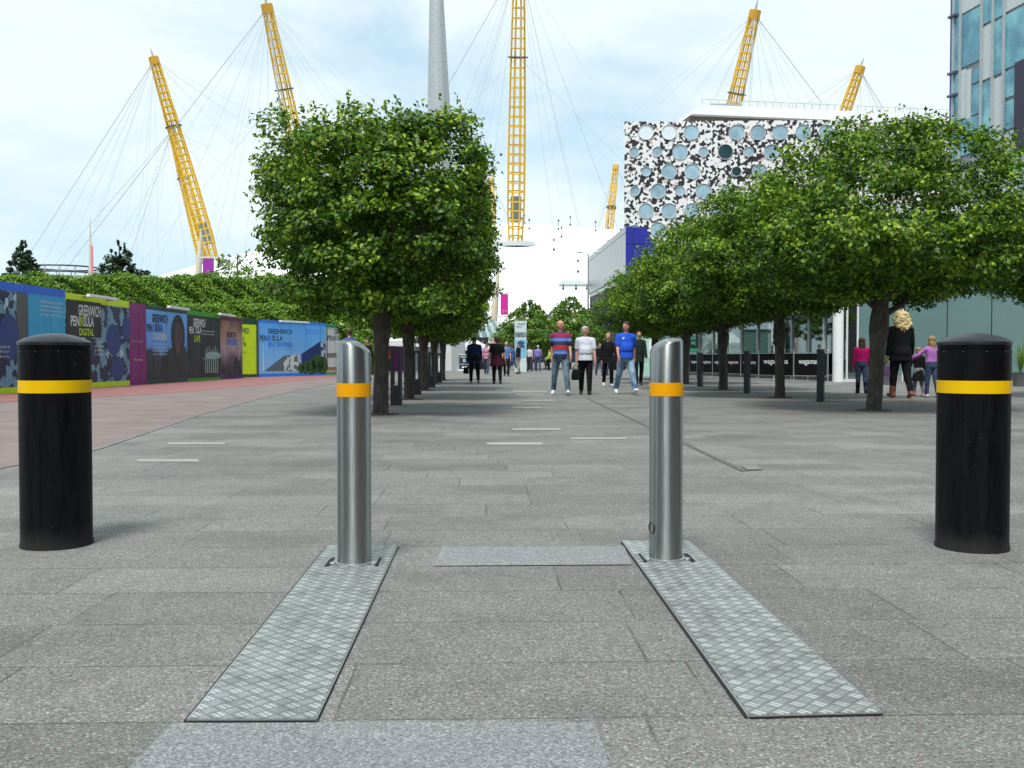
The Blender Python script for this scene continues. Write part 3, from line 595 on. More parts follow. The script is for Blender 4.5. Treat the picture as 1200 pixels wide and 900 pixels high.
def mast(ang, label, ncab=12, H=99.0, rt=141):
    base = dpt(ang, 119, -0.5); top = far(CX+rt*math.sin(R(ang)), CY-rt*math.cos(R(ang)), H)
    t = T('lattice_mast', label, 'mast', base, 0, 'yellow lattice masts round the arena')
    ax = (top-base); L = ax.length; ax.normalize(); u = ax.cross(Vector((0, 1, 0))).normalized(); v = ax.cross(u)
    def rad(f): return 1.25+1.25*math.sin(math.pi*min(1, max(0, 0.5*(1-f)/0.9+0.02+0.0)))*1.0 if f > 0.12 else 1.9+ (f/0.12)*0.55
    def P(f, k): a = 2*math.pi*(k+.5)/8; r = rad(f); return base+ax*(L*f)+(u*math.cos(a)+v*math.sin(a))*r
    nr = 29; b = MB()
    for k in range(8): b.tube([P(f/30, k) for f in range(31)], 0.23, 4)
    for j in range(1, nr+2):
        f = j/30
        for k in range(8): b.tube([P(f, k), P(f, (k+1) % 8)], 0.19, 4)
    b.build('lattice_frame', YELP, t)
    b = MB(); b.tube([base+ax*(L*.965), base+ax*(L*1.0)], [1.7, 1.6], 10); b.build('mast_head', mat('mast_ochre', (0.5, 0.27, 0.02), 0.5), t)
    b = MB(); b.tube([base+ax*L, base+ax*(L+2.6)], [0.4, 0.12], 8); b.build('tip', GALV, t)
    b = MB(); q = base+ax*(L*.67); b.tube([q-ax*.2, q+ax*.2], [2.75, 2.75], 12); b.build('cable_collar', DARK, t)
    b = MB(); q = base+ax*(L*.09); b.tube([q, q+ax*7], [1.5, 1.5], 8); b.build('lift_cage', mat('cage_grey', (0.2, 0.23, 0.22), 0.6), t)
    b = MB(); b.lathe([(0.0, -1.0), (5.2, -1.0), (5.8, 0.2), (0, 0.5)], 28, dpt(ang, 119)); b.build('base_disc', OFFW, t)
    head = base+ax*(L*.985)
    for s in (-15, 15):
        a = far(CX+192*math.sin(R(ang+s)), CY-192*math.cos(R(ang+s)), 4); m = MB(); m.tube([head, a], 0.11, 5); m.build('stay_cable', CAB, t)
    spots = [(178, -13), (178, 13), (160, -10), (160, 10), (140, -12), (140, 12), (120, -9), (120, 9), (95, -13), (95, 13), (70, -20), (70, 20), (45, -28), (45, 28), (178, -5), (178, 5), (165, 0.1), (140, -4), (140, 4)][:ncab]
    for r, s in spots:
        m = MB(); m.tube([head, dpt(ang+s, r, 3)], 0.04, 4); m.build('roof_cable', CABT, t)
    mid = base+ax*(L*.67)
    for s in (-22, 22): m = MB(); m.tube([mid, dpt(ang+s, 150, 3)], 0.05, 4); m.build('roof_cable', CABT, t)
mast(2.4, 'yellow lattice mast straight ahead, tallest in view, its base disc on the white dome', 19, 106)
mast(-27, 'yellow lattice mast cut by the top edge above the left street trees', 19)
mast(-54, 'tall leaning yellow lattice mast whose foot meets the hedge at left', 19, 98, 138)
mast(-90, 'yellow lattice mast half hidden behind the tall leaning mast at left', 14, 94, 134)
mast(31, 'yellow lattice mast rising behind the left part of the patterned building roof', 19)
mast(56.5, 'yellow lattice mast tip showing behind the right part of the patterned building roof', 19, 96)
mast(155, 'small distant yellow lattice mast just left of the patterned building', 10, 104)
mast(183, 'small distant yellow mast tip peeping out right of the left trees', 8)

# slender street spire
b = MB(); p = A(515, 420, 78); p.z = 0; t = T('spire', 'tall tapering grey steel spire rising behind the left street trees', 'spire', p)
b.tube([p+Vector((0, 0, 0)), p+Vector((-.0, 0, 20)), p+Vector((-.18, 0, 29.4)), p+Vector((-.36, 0, 46))], [1.1, .92, .55, .05], 20)
b.build('shaft', mat('spire_steel', (0.42, 0.45, 0.46), 0.35, 0.3), t, True); b = MB(); b.lathe([(1.6, 0), (1.6, .5), (1.15, .6)], 20, p); b.build('plinth', OFFW, t)

# ---- far small structures on the left skyline
def pylon(px, pyb, pyt, Y, w, lean, label):
    a = A(px, pyb, Y); c = A(px+lean, pyt, Y); a0 = Vector(a)-(c-a)*((a.z)/(c.z-a.z)); t = T('pylon', label, 'pylon', a0)
    b = MB(); b.tube([a0, a, a+(c-a)*.5, c], [w, w*.95, w*.7, w*.12], 12); b.build('shaft', mat('cream_steel', (0.62, 0.58, 0.45), 0.5), t, True)
    b = MB(); b.lathe([(w*1.5, 0), (w*1.5, .3), (w*1.1, .4)], 12, a0); b.build('foot', OFFW, t)
    return t
pylon(106, 327, 256, 110, 0.22, -0.5, 'thin cream pylon standing left of the dark conifer above the hedge')
pylon(232, 327, 268, 110, 0.42, 4, 'white tapered pylon beside the purple banner at the foot of the leaning mast')
pylon(578, 384, 300, 120, 0.5, 7, 'leaning cream pylon beside the magenta banner at the right edge of the left trees')
MAG = mat('magenta_banner', (0.62, 0.015, 0.3), 0.6, var=0.06); PURB = mat('violet_banner', (0.3, 0.02, 0.34), 0.6, var=0.06)
def banner(px0, px1, py0, py1, Y, m, label, arm=True, emblem=False, legs=False):
    w = Wall(A(px0, 420, Y), A(px1, 420, Y)); z1 = w.z_(px0, py0); z0 = w.z_(px0, py1); w1 = w.L
    t = T('banner', label, 'banner', w.P(w1/2, 0 if legs else z0))
    b = MB(); w.box(b, 0, w1, z0, z1, -0.04, 0.04); b.build('cloth', m, t)
    if arm: b = MB(); w.box(b, -.5, w1+.5, z1+.05, z1+.22, -.1, .1); w.box(b, -.5, w1+.1, z0-.25, z0-.1, -.06, .06); b.build('support_arm', OFFW, t)
    if emblem:
        b = MB(); s = w1
        for k in range(3):
            pth = [w.P(w1*(.5)+w1*.2*math.cos(R(90*k+a)), z0+w1*.42+w1*.17*math.sin(R(90*k+a)), .07) for a in range(10, 80, 14)]
            b.tube(pth, [w1*.035*x for x in (1.4, 1.3, 1.0, .7, .4)], 6)
        b.build('emblem', TXW, t)
    if legs: b = MB(); w.box(b, 0, w1, 0, z0, -.15, .15); b.build('stand', DARK, t)
    return t, w
banner(586.5, 595.5, 344.5, 369, 118, MAG, 'magenta banner with small white emblem hanging beside the leaning cream pylon', True, True)
banner(561, 569.5, 349, 365, 118, mat('red_banner', (0.7, 0.02, 0.03), 0.6), 'red banner half hidden by the right edge of the left trees')
banner(238.5, 251.5, 303, 324, 108, PURB, 'purple banner above the hedge at the foot of the leaning mast')
banner(108, 110.5, 288, 326, 109, mat('pink_banner', (0.7, 0.2, 0.3), 0.6), 'narrow pink banner strapped to the thin cream pylon', False)
tb, wb_ = banner(530, 539.5, 383, 419, 74, MAG, 'tall magenta sign panel with white writing beside the black pavement sign', False, False, True)
for k, s in enumerate(('Welcome', 'to North', 'Greenwich', 'Arena')): lettering(s, wb_.P(wb_.L*.15, wb_.z_(530, 395+k*2.4), .06), wb_.u, (0, 0, 1), wb_.L*(.6-.1*(k % 2)), .1, TXW, tb)
tb, wb_ = banner(579, 587, 396, 407, 78, MAG, 'small magenta sign board above the walking crowd', False, False, True)
lettering('i', wb_.P(wb_.L*.1, wb_.z_(579, 404), .06), wb_.u, (0, 0, 1), .1, .4, TXW, tb)
# gas holder style round frame
c = A(77, 327, 190); c.z = 0; t = T('round_frame', 'low round open steel frame on the left skyline between the two dark conifers', 'steel frame', c)
zt_ = A(77, 314, 190).z; zb_ = A(77, 327, 190).z
for zz in (zt_, zt_-1.1): b = MB(); b.tube([c+Vector((6*math.cos(2*math.pi*k/28), 6*math.sin(2*math.pi*k/28), zz)) for k in range(29)], .16, 5, cap=False); b.build('ring', DARK, t)
for k in range(14):
    b = MB(); q = c+Vector((6*math.cos(2*math.pi*k/14), 6*math.sin(2*math.pi*k/14), 0)); b.tube([q, q+Vector((0, 0, zt_))], .13, 5); b.build('column', GALV, t)

# ================================================================ PATTERNED BUILDING
PAT = blobs('patterned_tiles', (0.016, 0.015, 0.018), (0.74, 0.75, 0.74), (0.55, 0.42, 0.4), 2.9, 0.42, 0.35)
WC = Wall(A(731, 420, 124), A(1122, 420, 121.5)); wb0 = T('tiled_building', 'building clad in black and white patterned tiles with rows of round windows', 'building', WC.a)
HT = WC.z_(731, 142.5)
b = MB(); b.slab([WC.P(0, 0), WC.P(WC.L, 0), WC.P(WC.L, HT), WC.P(0, HT)], Vector((WC.a.x, WC.a.y, 0)).normalized()*28+WC.u*3); b.build('tiled_wall', PAT, wb0)
GLB = mat('pale_window_glass', (0.28, 0.42, 0.5), 0.12, var=0.25, scale=0.6); GLW = mat('bright_window_glass', (0.68, 0.76, 0.78), 0.15, var=0.05); GLD = mat('dark_window_glass', (0.02, 0.05, 0.06), 0.1, var=0.3)
rows = [(155, [757, 784, 810, 863, 888, 914, 941, 968], 'LLLLLLLL'), (178, [743, 770, 797, 824, 850, 877, 904], 'ssLsDsL'), (201, [757, 784, 811, 863, 890], 'sLLdL'), (224, [744, 771, 797, 824, 850], 'sLsLs'), (247, [757, 784, 811, 837], 'LLLs'), (269, [771, 797, 824, 744], 'LsLs'), (292, [784, 811, 757], 'LLs')]
for j, (py, xs, ks) in enumerate(rows):
    for px, k in zip(xs, ks):
        rr = 0.92 if k in 'LD' else 0.58; s, z = WC.hit(px, py)
        g = GLD if k in 'Dd' else (GLW if (j == 0 and px < 800) else GLB)
        b = MB(); cc = WC.P(s, z, 0)
        prof = []
        def ring(r, n): return [WC.P(s+r*math.cos(2*math.pi*i/28), z+r*math.sin(2*math.pi*i/28), n) for i in range(28)]
        o_, i_, i2 = ring(rr+.05, .002), ring(rr+.05, .14), ring(rr, .14); i3 = ring(rr, .03)
        vs = o_+i_+i2+i3; fs = [(a*28+i, a*28+(i+1) % 28, (a+1)*28+(i+1) % 28, (a+1)*28+i) for a in range(3) for i in range(28)]
        b.add(vs, fs); f = b.build('window', OFFW, wb0)
        b = MB(); b.add(ring(rr+.02, .035), [tuple(range(28))]); b.add([WC.P(s-rr*.02, z-rr, .05), WC.P(s+rr*.02, z-rr, .05), WC.P(s+rr*.02, z+rr, .05), WC.P(s-rr*.02, z+rr, .05)], [(0, 1, 2, 3)]); b.build('pane', g, f)
# roof deck
Wr = Wall(A(812, 420, 128), A(1125, 420, 133))
b = MB(); 
def wrp(pts, n0, n1, m, name, par): b = MB(); Wr.poly(b, pts, n0, n1); return b.build(name, m, par)
z1 = Wr.z_(820, 122.5); z0 = Wr.z_(820, 134)
ring = [Wr.P(Wr.s_(809), z0, 0), Wr.P(Wr.s_(820), z1, 0), Wr.P(Wr.L, z1, 0), Wr.P(Wr.L, z0, 0)]
b = MB(); b.slab(ring, -Wr.n*14); b.build('roof_parapet', WHITE, wb0)
b = MB(); Wr.box(b, Wr.s_(809), Wr.L, HT+.05, z0-.01, -13, -1.0); b.build('roof_soffit', mat('brown_soffit', (0.13, 0.11, 0.09), 0.7), wb0)
for (x0, x1, ya, yb, sl) in ((843, 879, 117.5, 122, 0), (877, 933, 113.5, 123.5, 6), (939, 986, 116, 126, 8), (1050, 1088, 119, 129, 14)):
    wrp([(x0, yb+4), (x0+sl, ya-3), (x1, ya-3), (x1, yb+4)], -9, -3, OFFW if sl else GALV, 'roof_plant_room', wb0)
b = MB()
for k in range(34):
    s = Wr.s_(822)+k*(Wr.L-Wr.s_(822))/34; zz = z1; Wr.box(b, s, s+.05, zz-.02, zz+.75, -.3, -.25)
b.slab([Wr.P(Wr.s_(822), z1+.75, -.3), Wr.P(Wr.L, z1+.75, -.3), Wr.P(Wr.L, z1+.8, -.3), Wr.P(Wr.s_(822), z1+.8, -.3)], Wr.n*.05); b.build('roof_railing', GALV, wb0)

# ================================================================ SILVER AND BLUE BUILDING
pn = A(733, 420, 84); pf = A(689.5, 420, 110); WS = Wall(pf, pn); ws = T('silver_building', 'long silver panelled building with bright blue end wall below the patterned building', 'building', pn)
def ribbed():
    m, nt, p, out = nt_new('silver_panels'); q = N(nt); o = q.obj(); x, y, z = q.sep(o)
    f = q.m('FRACT', q.m('MULTIPLY', y, 0.45)); f2 = q.m('FRACT', q.m('MULTIPLY', z, 0.28))
    e = q.m('MINIMUM', f, f2); c = q.ramp(e, [(0.0, (0.16, 0.18, 0.19)), (0.035, (0.16, 0.18, 0.19)), (0.05, (0.42, 0.45, 0.47))])
    q.l(c, p.inputs['Base Color']); p.inputs['Metallic'].default_value = 0.4; p.inputs['Roughness'].default_value = 0.4; return m
SIL = ribbed(); zS = WS.z_(733, 265); zL = WS.z_(690, 345)
b = MB(); WS.box(b, 0, WS.L-.05, zL, zS, -.5, 0); 
b.build('silver_wall', SIL, ws)
NAVG = mat('dark_reflecting_glass', (0.03, 0.045, 0.05), 0.12, var=0.5, scale=0.5)
b = MB(); WS.box(b, 0, WS.L-.05, 0, zL, -1.0, -0.3); b.build('glass_wall', NAVG, ws)
b = MB()
for k in range(12): s = WS.L*k/12; WS.box(b, s, s+.12, 0, zL, -0.3, -0.15)
b.build('mullions', GALV, ws)
b = MB(); WS.box(b, WS.L*.4, WS.L, zL-1.0, zL-.7, -.3, 1.2); b.build('ledge', OFFW, ws)
WSf = Wall(pn, A(770, 420, 83.4)); z2 = WSf.z_(735, 265)
blue = mat('royal_blue_panels', (0.008, 0.015, 0.3), 0.45, var=0.1, scale=0.6)
b = MB(); WSf.poly(b, [(733.2, 420), (733.2, 265.5), (757, 267), (762, 277), (767, 292), (769, 420)], -20, 0); b.build('blue_end_wall', blue, ws)
b = MB()
for x in (741, 749): WSf.box(b, WSf.s_(x)-.02, WSf.s_(x)+.02, 0, z2-.5, 0, .03)
WSf.box(b, 0, WSf.L*.8, WSf.z_(740, 286), WSf.z_(740, 286)+.05, 0, .032); b.build('panel_seams', mat('navy_seam', (0.005, 0.01, 0.12), 0.5), ws)
b = MB(); WS.box(b, WS.L*.42, WS.L*.66, WS.z_(705, 384), WS.z_(705, 358), -.14, -.06); b.build('banner_print', hoard_mat('indigo_print', (0.05, 0.04, 0.25)), ws)
# glass canopy with lamps
cn = T('glass_canopy', 'flat glass canopy projecting over the street from the silver building', 'canopy', A(700, 420, 108))
a = A(655, 336, 108); c = A(690, 336, 108); d = A(664, 326.5, 108); 
b = MB(); b.add([a, c, c+Vector((0, 9, 1.2)), a+Vector((.9, 9, 1.2)), a+Vector((0, 0, .25)), c+Vector((0, 0, .25)), c+Vector((0, 9, 1.45)), a+Vector((.9, 9, 1.45))], [(0, 1, 2, 3), (7, 6, 5, 4), (0, 4, 5, 1), (1, 5, 6, 2), (2, 6, 7, 3), (3, 7, 4, 0)]); b.build('canopy_slab', mat('canopy_grey_glass', (0.42, 0.46, 0.46), 0.3), cn)
for x in (660, 675, 688): b = MB(); p = A(x, 338, 108); b.sph(p, (.14, .14, .2), 8, 5); b.tube([p, p+Vector((0, 0, .5))], .05, 5); b.build('hanging_lamp', DARK, cn)
# twin street lamp
def lamp(px, pyb_Y, pyt, label):
    p = A(px, 420, pyb_Y); p.z = 0; h = A(px, pyt, pyb_Y).z; t = T('street_lamp', label, 'street lamp', p)
    b = MB(); b.tube([p, p+Vector((0, 0, h))], [.12, .07], 8); b.build('column', GALV, t)
    for s in (-1, 1):
        b = MB(); b.tube([p+Vector((0, 0, h-.1)), p+Vector((s*.4, 0, h+.1)), p+Vector((s*.6, 0, h+.12))], .04, 6); b.sph(p+Vector((s*.85, 0, h+.12)), (.4, .18, .09), 8, 5); b.build('lamp_head', OFFW, t)
lamp(689, 96, 297, 'twin headed street lamp before the white dome at the silver building corner')

# ================================================================ GLASS WALL AND RESTAURANT
TEAL = mat('teal_glass_cladding', (0.12, 0.205, 0.205), 0.25, var=0.07, scale=0.7)
Wg = Wall(A(986, 420, 37.6), A(1275, 420, 36.4)); gw = T('glass_clad_building', 'low building clad in plain teal grey glass panels behind the woman and girls', 'building', Wg.a)
xs = [986, 1006, 1058.5, 1109.5, 1161.5, 1213, 1275]
for k in range(6):
    if k == 0: continue
    for (za, zc) in ((0.28, 3.35), (3.37, 6.4)):
        b = MB(); Wg.box(b, Wg.s_(xs[k])+.02, Wg.s_(xs[k+1])-.02, za, zc, -.06, 0); b.build('glass_panel', TEAL, gw)
b = MB(); Wg.box(b, 0, Wg.L, 0, 6.45, -8, -.08); b.build('inner_wall', mat('dark_gap_backing', (0.05, 0.07, 0.075), 0.7), gw)  # dark wall seen through the gaps between panels
b = MB(); Wg.box(b, Wg.s_(1006), Wg.L, 0.0, .27, -.06, .02); b.build('plinth', mat('pale_plinth', (0.22, 0.24, 0.24), 0.7), gw)
b = MB(); Wg.box(b, Wg.s_(1056.6), Wg.s_(1058), 0, 6.4, .001, .06); b.build('joint_fin', OFFW, gw); b = MB(); Wg.box(b, Wg.s_(1059), Wg.s_(1060.2), 0, 6.4, .001, .04); b.build('joint_gap', DARK, gw)
b = MB(); Wg.box(b, 0, Wg.L, 6.4, 6.8, -8, .1); b.build('parapet', OFFW, gw)
# door bay between the pillar and the first panel
DG = glass('door_glass', (0.3, 0.38, 0.38), 0.45)
b = MB(); Wg.box(b, Wg.s_(987.5), Wg.s_(1004), .06, 2.95, .01, .03); d_ = b.build('door', DG, gw)
b = MB(); 
for x in (986.8, 992, 1004.6): Wg.box(b, Wg.s_(x)-.035, Wg.s_(x)+.035, 0, 3.0, 0, .08)
Wg.box(b, Wg.s_(986.8), Wg.s_(1004.6), 2.95, 3.08, 0, .085); Wg.box(b, Wg.s_(986.8), Wg.s_(1004.6), 0, .1, -.002, .085); b.build('door_frame', OFFW, d_)
b = MB(); Wg.box(b, Wg.s_(990.5)-.02, Wg.s_(990.5)+.02, .85, 1.6, .03, .07); b.build('handle', GALV, d_)
b = MB(); p = Wg.P(Wg.s_(979.5), 0, .35); b.tube([p, p+Vector((0, 0, 6.2))], .2, 20); o = b.build('white_column', WHITE, gw, True)
# restaurant
Wq = Wall(G(742, 436.8), A(984, 420, 37.9)); rt = T('restaurant', 'glass fronted restaurant with dark fascia and white name sign under the right trees', 'restaurant', Wq.a)
RG = glass('restaurant_glass', (0.36, 0.48, 0.45), 0.3)
mull = [742, 756, 772, 788, 804, 820, 836, 852, 869, 888, 908, 928, 948, 966, 984]
for k in range(len(mull)-1):
    b = MB(); Wq.box(b, Wq.s_(mull[k])+.04, Wq.s_(mull[k+1])-.04, .2, 2.6, -.04, -.02); w = b.build('window', RG, rt)
    b = MB(); s = Wq.s_(mull[k+1]); Wq.box(b, s-.045, s+.045, 0, 2.6, -.06, .05); b.build('frame', GALV if k % 3 else OFFW, w)
b = MB(); Wq.box(b, 0, Wq.L, 2.6, 4.9, -7, .3); b.build('fascia', mat('near_black_fascia', (0.012, 0.013, 0.015), 0.35, var=0.2), rt)
b = MB(); Wq.box(b, 0, Wq.L, 0, .2, -.1, .04); b.build('sill', DARK, rt)
b = MB(); Wq.box(b, 0, Wq.L, 0.0, .03, -7, -.11); b.build('inner_floor', mat('wood_floor', (0.2, 0.13, 0.08), 0.5), rt)
b = MB(); Wq.box(b, 0, Wq.L, .04, 2.6, -7, -6.9); b.build('back_wall', mat('sage_wall', (0.2, 0.32, 0.2), 0.7, var=0.5, scale=0.6), rt)
RC = [('cream_panel', (0.6, 0.62, 0.5)), ('rose_panel', (0.4, 0.1, 0.16)), ('green_panel', (0.12, 0.35, 0.12)), ('aqua_panel', (0.1, 0.38, 0.42)), ('pale_panel', (0.5, 0.62, 0.6))]
for k, (x0, x1, ya, yb_, ci) in enumerate(((830, 842, 385, 412, 3), (846, 853, 380, 405, 2), (857, 864, 384, 400, 1), (881, 889, 383, 400, 0), (896, 906, 377, 404, 4), (925, 939, 380, 402, 0), (941, 958, 378, 390, 4), (941, 960, 398, 408, 1), (962, 973, 378, 406, 4), (868, 878, 378, 408, 2))):
    b = MB(); Wq.box(b, Wq.s_(x0), Wq.s_(x1), .9, 2.3 if k % 2 else 2.0, -1.3-(k % 3)*.4, -1.25-(k % 3)*.4); b.build('wall_panel', mat(*RC[ci], 0.6), rt)
wall_text(Wq, 'wagamama', 921.5, 946, 365.2, 370.2, .32, TXW, rt, bold=.01); wall_text(Wq, 'wagamama', 812, 820, 376.0, 379.0, .32, TXW, rt, bold=.01)
# green sign cube between the doors
def board(px0, px1, py0, py1, Y, m, label, lines, dz=0.06, post=True):
    w = Wall(A(px0, 420, Y), A(px1, 420, Y-.2)); z1_ = w.z_(px0, py0); z0_ = w.z_(px0, py1)
    t = T('sign_board', label, 'sign', w.P(w.L/2, 0, -.1)); b = MB(); w.box(b, 0, w.L, z0_, z1_, -.08, 0); b.build('board', m, t)
    if post:
        for s in (.12, .88): b = MB(); w.box(b, w.L*s-.03, w.L*s+.03, 0, z0_, -.07, -.02); b.build('post', DARK, t)
    for (tx, x0, x1, ya, yb_, mm) in lines: wall_text(w, tx, x0, x1, ya, yb_, .01, mm, t)
    return t, w
TEALS = mat('sea_green_print', (0.08, 0.45, 0.33), 0.5)
t, w = board(805.5, 818.5, 383, 412, 46, mat('sign_black', (0.012, 0.02, 0.022), 0.5), 'black sign with white and green capital letters behind the right steel bollard top', [('PACE', 807, 815, 389, 393, TXW), ('NEWS', 807, 815.5, 394.2, 398.4, TEALS), ('AVAIL', 807, 815.5, 399.6, 403.8, TEALS)])
b = MB(); w.box(b, 0.01, w.L-.01, w.z_(806, 411.8), w.z_(806, 408.3), .002, .012); b.build('green_strip', mat('strip_green', (0.03, 0.25, 0.14), 0.5), t)
board(784, 801, 383.5, 394, 47, MATS['sign_black'], 'black sign with white capital letters just above the right steel bollard', [('FLEXIB', 786, 798.5, 389, 393, TXW)])
# ---- banner barriers round the terrace
pts = [(795, 440.2), (808, 441), (822, 441.8), (835, 442.5), (851, 443.5), (868, 444.5), (889, 445.7), (930, 447.0), (970, 447.6)]
gp = [G(*p) for p in pts]
BK = mat('barrier_black_fabric', (0.006, 0.006, 0.007), 0.8, var=0.2, spec=.1)
for k in range(len(gp)-1):
    w = Wall(gp[k], gp[k+1])
    nm = 'leftmost' if k == 0 else ['second', 'third', 'fourth', 'fifth', 'sixth', 'seventh', 'eighth'][k-1]+' from the left'
    lab = {7: 'black cafe barrier banner with white lettering at the right end of the terrace', 6: 'black cafe barrier banner crossed by the second right tree trunk'}.get(k, 'black cafe barrier banner, '+nm+' in the terrace row')
    t = T('cafe_barrier', lab, 'barrier', gp[k], 0, 'black banner barriers round the restaurant terrace')
    b = MB(); w.box(b, .06, w.L-.06, .2, 1.12, -.008, .008); b.build('banner', BK, t)
    for s in ((0.0, w.L) if k == len(gp)-2 else (0.0,)):
        b = MB(); b.tube([w.P(s, 0), w.P(s, 1.2)], .022, 8); b.lathe([(.17, 0), (.17, .015), (.03, .02)], 12, w.P(s, 0)); b.sph(w.P(s, 1.2), .03, 8, 5); b.build('post', GALV, t)
    for z in (.22, 1.1): b = MB(); b.tube([w.P(.0, z, .015), w.P(w.L, z, .015)], .012, 6); b.build('rail', GALV, t)
    lettering('wagamama', w.P(w.L*.15, .62, .012), w.u, (0, 0, 1), w.L*.7, .21 if k > 5 else .15, TXW, t, bold=.012)
# ---- tower
C0 = A(1113, 420, 75); dirn = Vector((.1357, -.9907, 0)); Wt = Wall(C0, C0+dirn*19); tw = T('glass_tower', 'tall glass and pale panel tower block at the top right corner', 'tower block', C0)
FR = mat('pale_aluminium_frame', (0.4, 0.45, 0.46), 0.4, 0.2); PAN = mat('pale_grey_cladding', (0.55, 0.6, 0.6), 0.5, var=0.04)
def tglass():
    m, nt, p, out = nt_new('tower_glass'); q = N(nt); o = q.obj(); x, y, z = q.sep(o)
    f = q.noise(0.4, 3, o); q.l(q.ramp(f, [(0.35, (0.03, 0.15, 0.22)), (0.5, (0.07, 0.28, 0.38)), (0.65, (0.2, 0.52, 0.56))]), p.inputs['Base Color'])
    p.inputs['Roughness'].default_value = 0.06; p.inputs['Specular IOR Level'].default_value = 0.9; return m
TG = tglass()
b = MB(); Wt.box(b, 0, Wt.L+8, 0, 50, -14, -.12); b.build('tower_core', mat('core_grey', (0.3, 0.33, 0.34), 0.7), tw)
def tp(x0, x1, ya, yb, m, name, n=0.0): 
    za, zb = Wt.z_(x0, ya), Wt.z_(x0, yb); b = MB(); Wt.box(b, Wt.s_(x0)+.05, Wt.s_(x1)-.05, zb+.05, za-.05, -.1, n); return b.build(name, m, tw)
for (ya, yb) in ((-60, 23), (24, 87), (89, 113), (115, 190)): tp(1114, 1121.5, ya, yb, TG, 'window')
TL = [(1122, 1146, -60, 20, PAN), (1122, 1146, 21, 83, TG), (1122, 1128, 84, 142, PAN), (1128, 1134, 84, 142, PAN), (1134, 1146, 84, 101, TG), (1134, 1146, 103, 138, TG), (1122, 1146, 143, 185, TG),
      (1147, 1159, -60, 2, PAN), (1147, 1159, 3, 32, TG), (1147, 1159, 34, 97, PAN), (1147, 1159, 99, 160, TG), (1147, 1159, 162, 190, PAN),
      (1160, 1172, -60, 26, TG), (1160, 1172, 28, 92, TG), (1160, 1172, 94, 158, PAN), (1160, 1166, 160, 186, PAN), (1166, 1172, 158, 186, PAN),
      (1173, 1199, -60, 18, PAN), (1173, 1199, 20, 84, TG), (1173, 1199, 86, 118, TG), (1173, 1185, 121, 155, TG), (1186, 1199, 118, 150, TG), (1173, 1180, 157, 184, PAN), (1180, 1190, 154, 184, PAN), (1190, 1199, 151, 184, PAN),
      (1200, 1230, -60, 60, TG), (1200, 1230, 62, 184, PAN)]
for x0, x1, ya, yb, m in TL: tp(x0, x1, ya, yb, m, 'window' if m is TG else 'cladding_panel')
b = MB()
for x in (1113.6, 1121.6, 1146.3, 1159.4, 1172.4, 1199.5): s = Wt.s_(x); Wt.box(b, s-.1, s+.1, Wt.z_(1113, 190), 50, -.05, .12)
b.build('mullion_grid', FR, tw)
for y in (22, 88, 114): b = MB(); z = Wt.z_(1113, y); Wt.box(b, -.35, .5, z-.08, z+.08, .02, .3); b.build('edge_bracket', mat('violet_grey', (0.12, 0.12, 0.2), 0.5), tw)
b = MB(); Wt.box(b, -.25, -.05, Wt.z_(1113, 190), 50, -.1, .12); b.build('corner_fin', mat('blue_edge_fin', (0.05, 0.08, 0.25), 0.4), tw)
zz = Wt.z_(1163, 184); b = MB(); Wt.box(b, 0, Wt.L+8, zz-.35, zz-.05, -.2, .05); b.build('dark_band', DARK, tw)  # dark grey strip below the upper panels
b = MB(); Wt.box(b, 0, Wt.L+8, 0, zz-.36, -.1, .0); b.build('lower_cladding', PAN, tw)
s0 = Wt.s_(1193.5); b = MB(); Wt.box(b, s0, s0+1.6, Wt.z_(1194, 181), Wt.z_(1194, 76), .15, .6); b.build('dark_fin', mat('indigo_black', (0.012, 0.012, 0.035), 0.4), tw)

# ================================================================ MIDDLE DISTANCE
# curved glass canopy of the station and dark band
cs = T('entrance_canopy', 'curved green glass entrance canopy behind the walking crowd', 'canopy', A(570, 420, 100))
b = MB(); 
a0 = A(532, 397, 100); a1 = A(602, 397, 98)
for k in range(16):
    f0, f1 = k/16+.004, (k+1)/16-.004
    def arc(f, g): p = a0.lerp(a1, f); h = 0.6+0.5*math.sin(math.pi*f); return p+Vector((-.8*g, 5*g, (1.2+h)*g-.2+.35*math.sin(math.pi*f)))
    b.add([arc(f0, 0), arc(f1, 0), arc(f1, 1), arc(f0, 1)], [(0, 1, 2, 3)], k % 2)
b.build('glass_roof', [mat('canopy_green', (0.1, 0.17, 0.17), 0.2), mat('canopy_pale', (0.3, 0.38, 0.37), 0.25)], cs)
for x in (536, 551, 566, 581, 598): b = MB(); p = A(x, 420, 100); p.z = 0; b.tube([p, Vector((p.x, p.y, 2.8))], .12, 8); b.build('column', mat('sand_column', (0.4, 0.36, 0.26), 0.6), cs)
b = MB(); b.box((a0.x*.5+a1.x*.5, 104, 1.3), (6.3, .3, 2.4)); b.build('back_glazing', NAVG, cs)
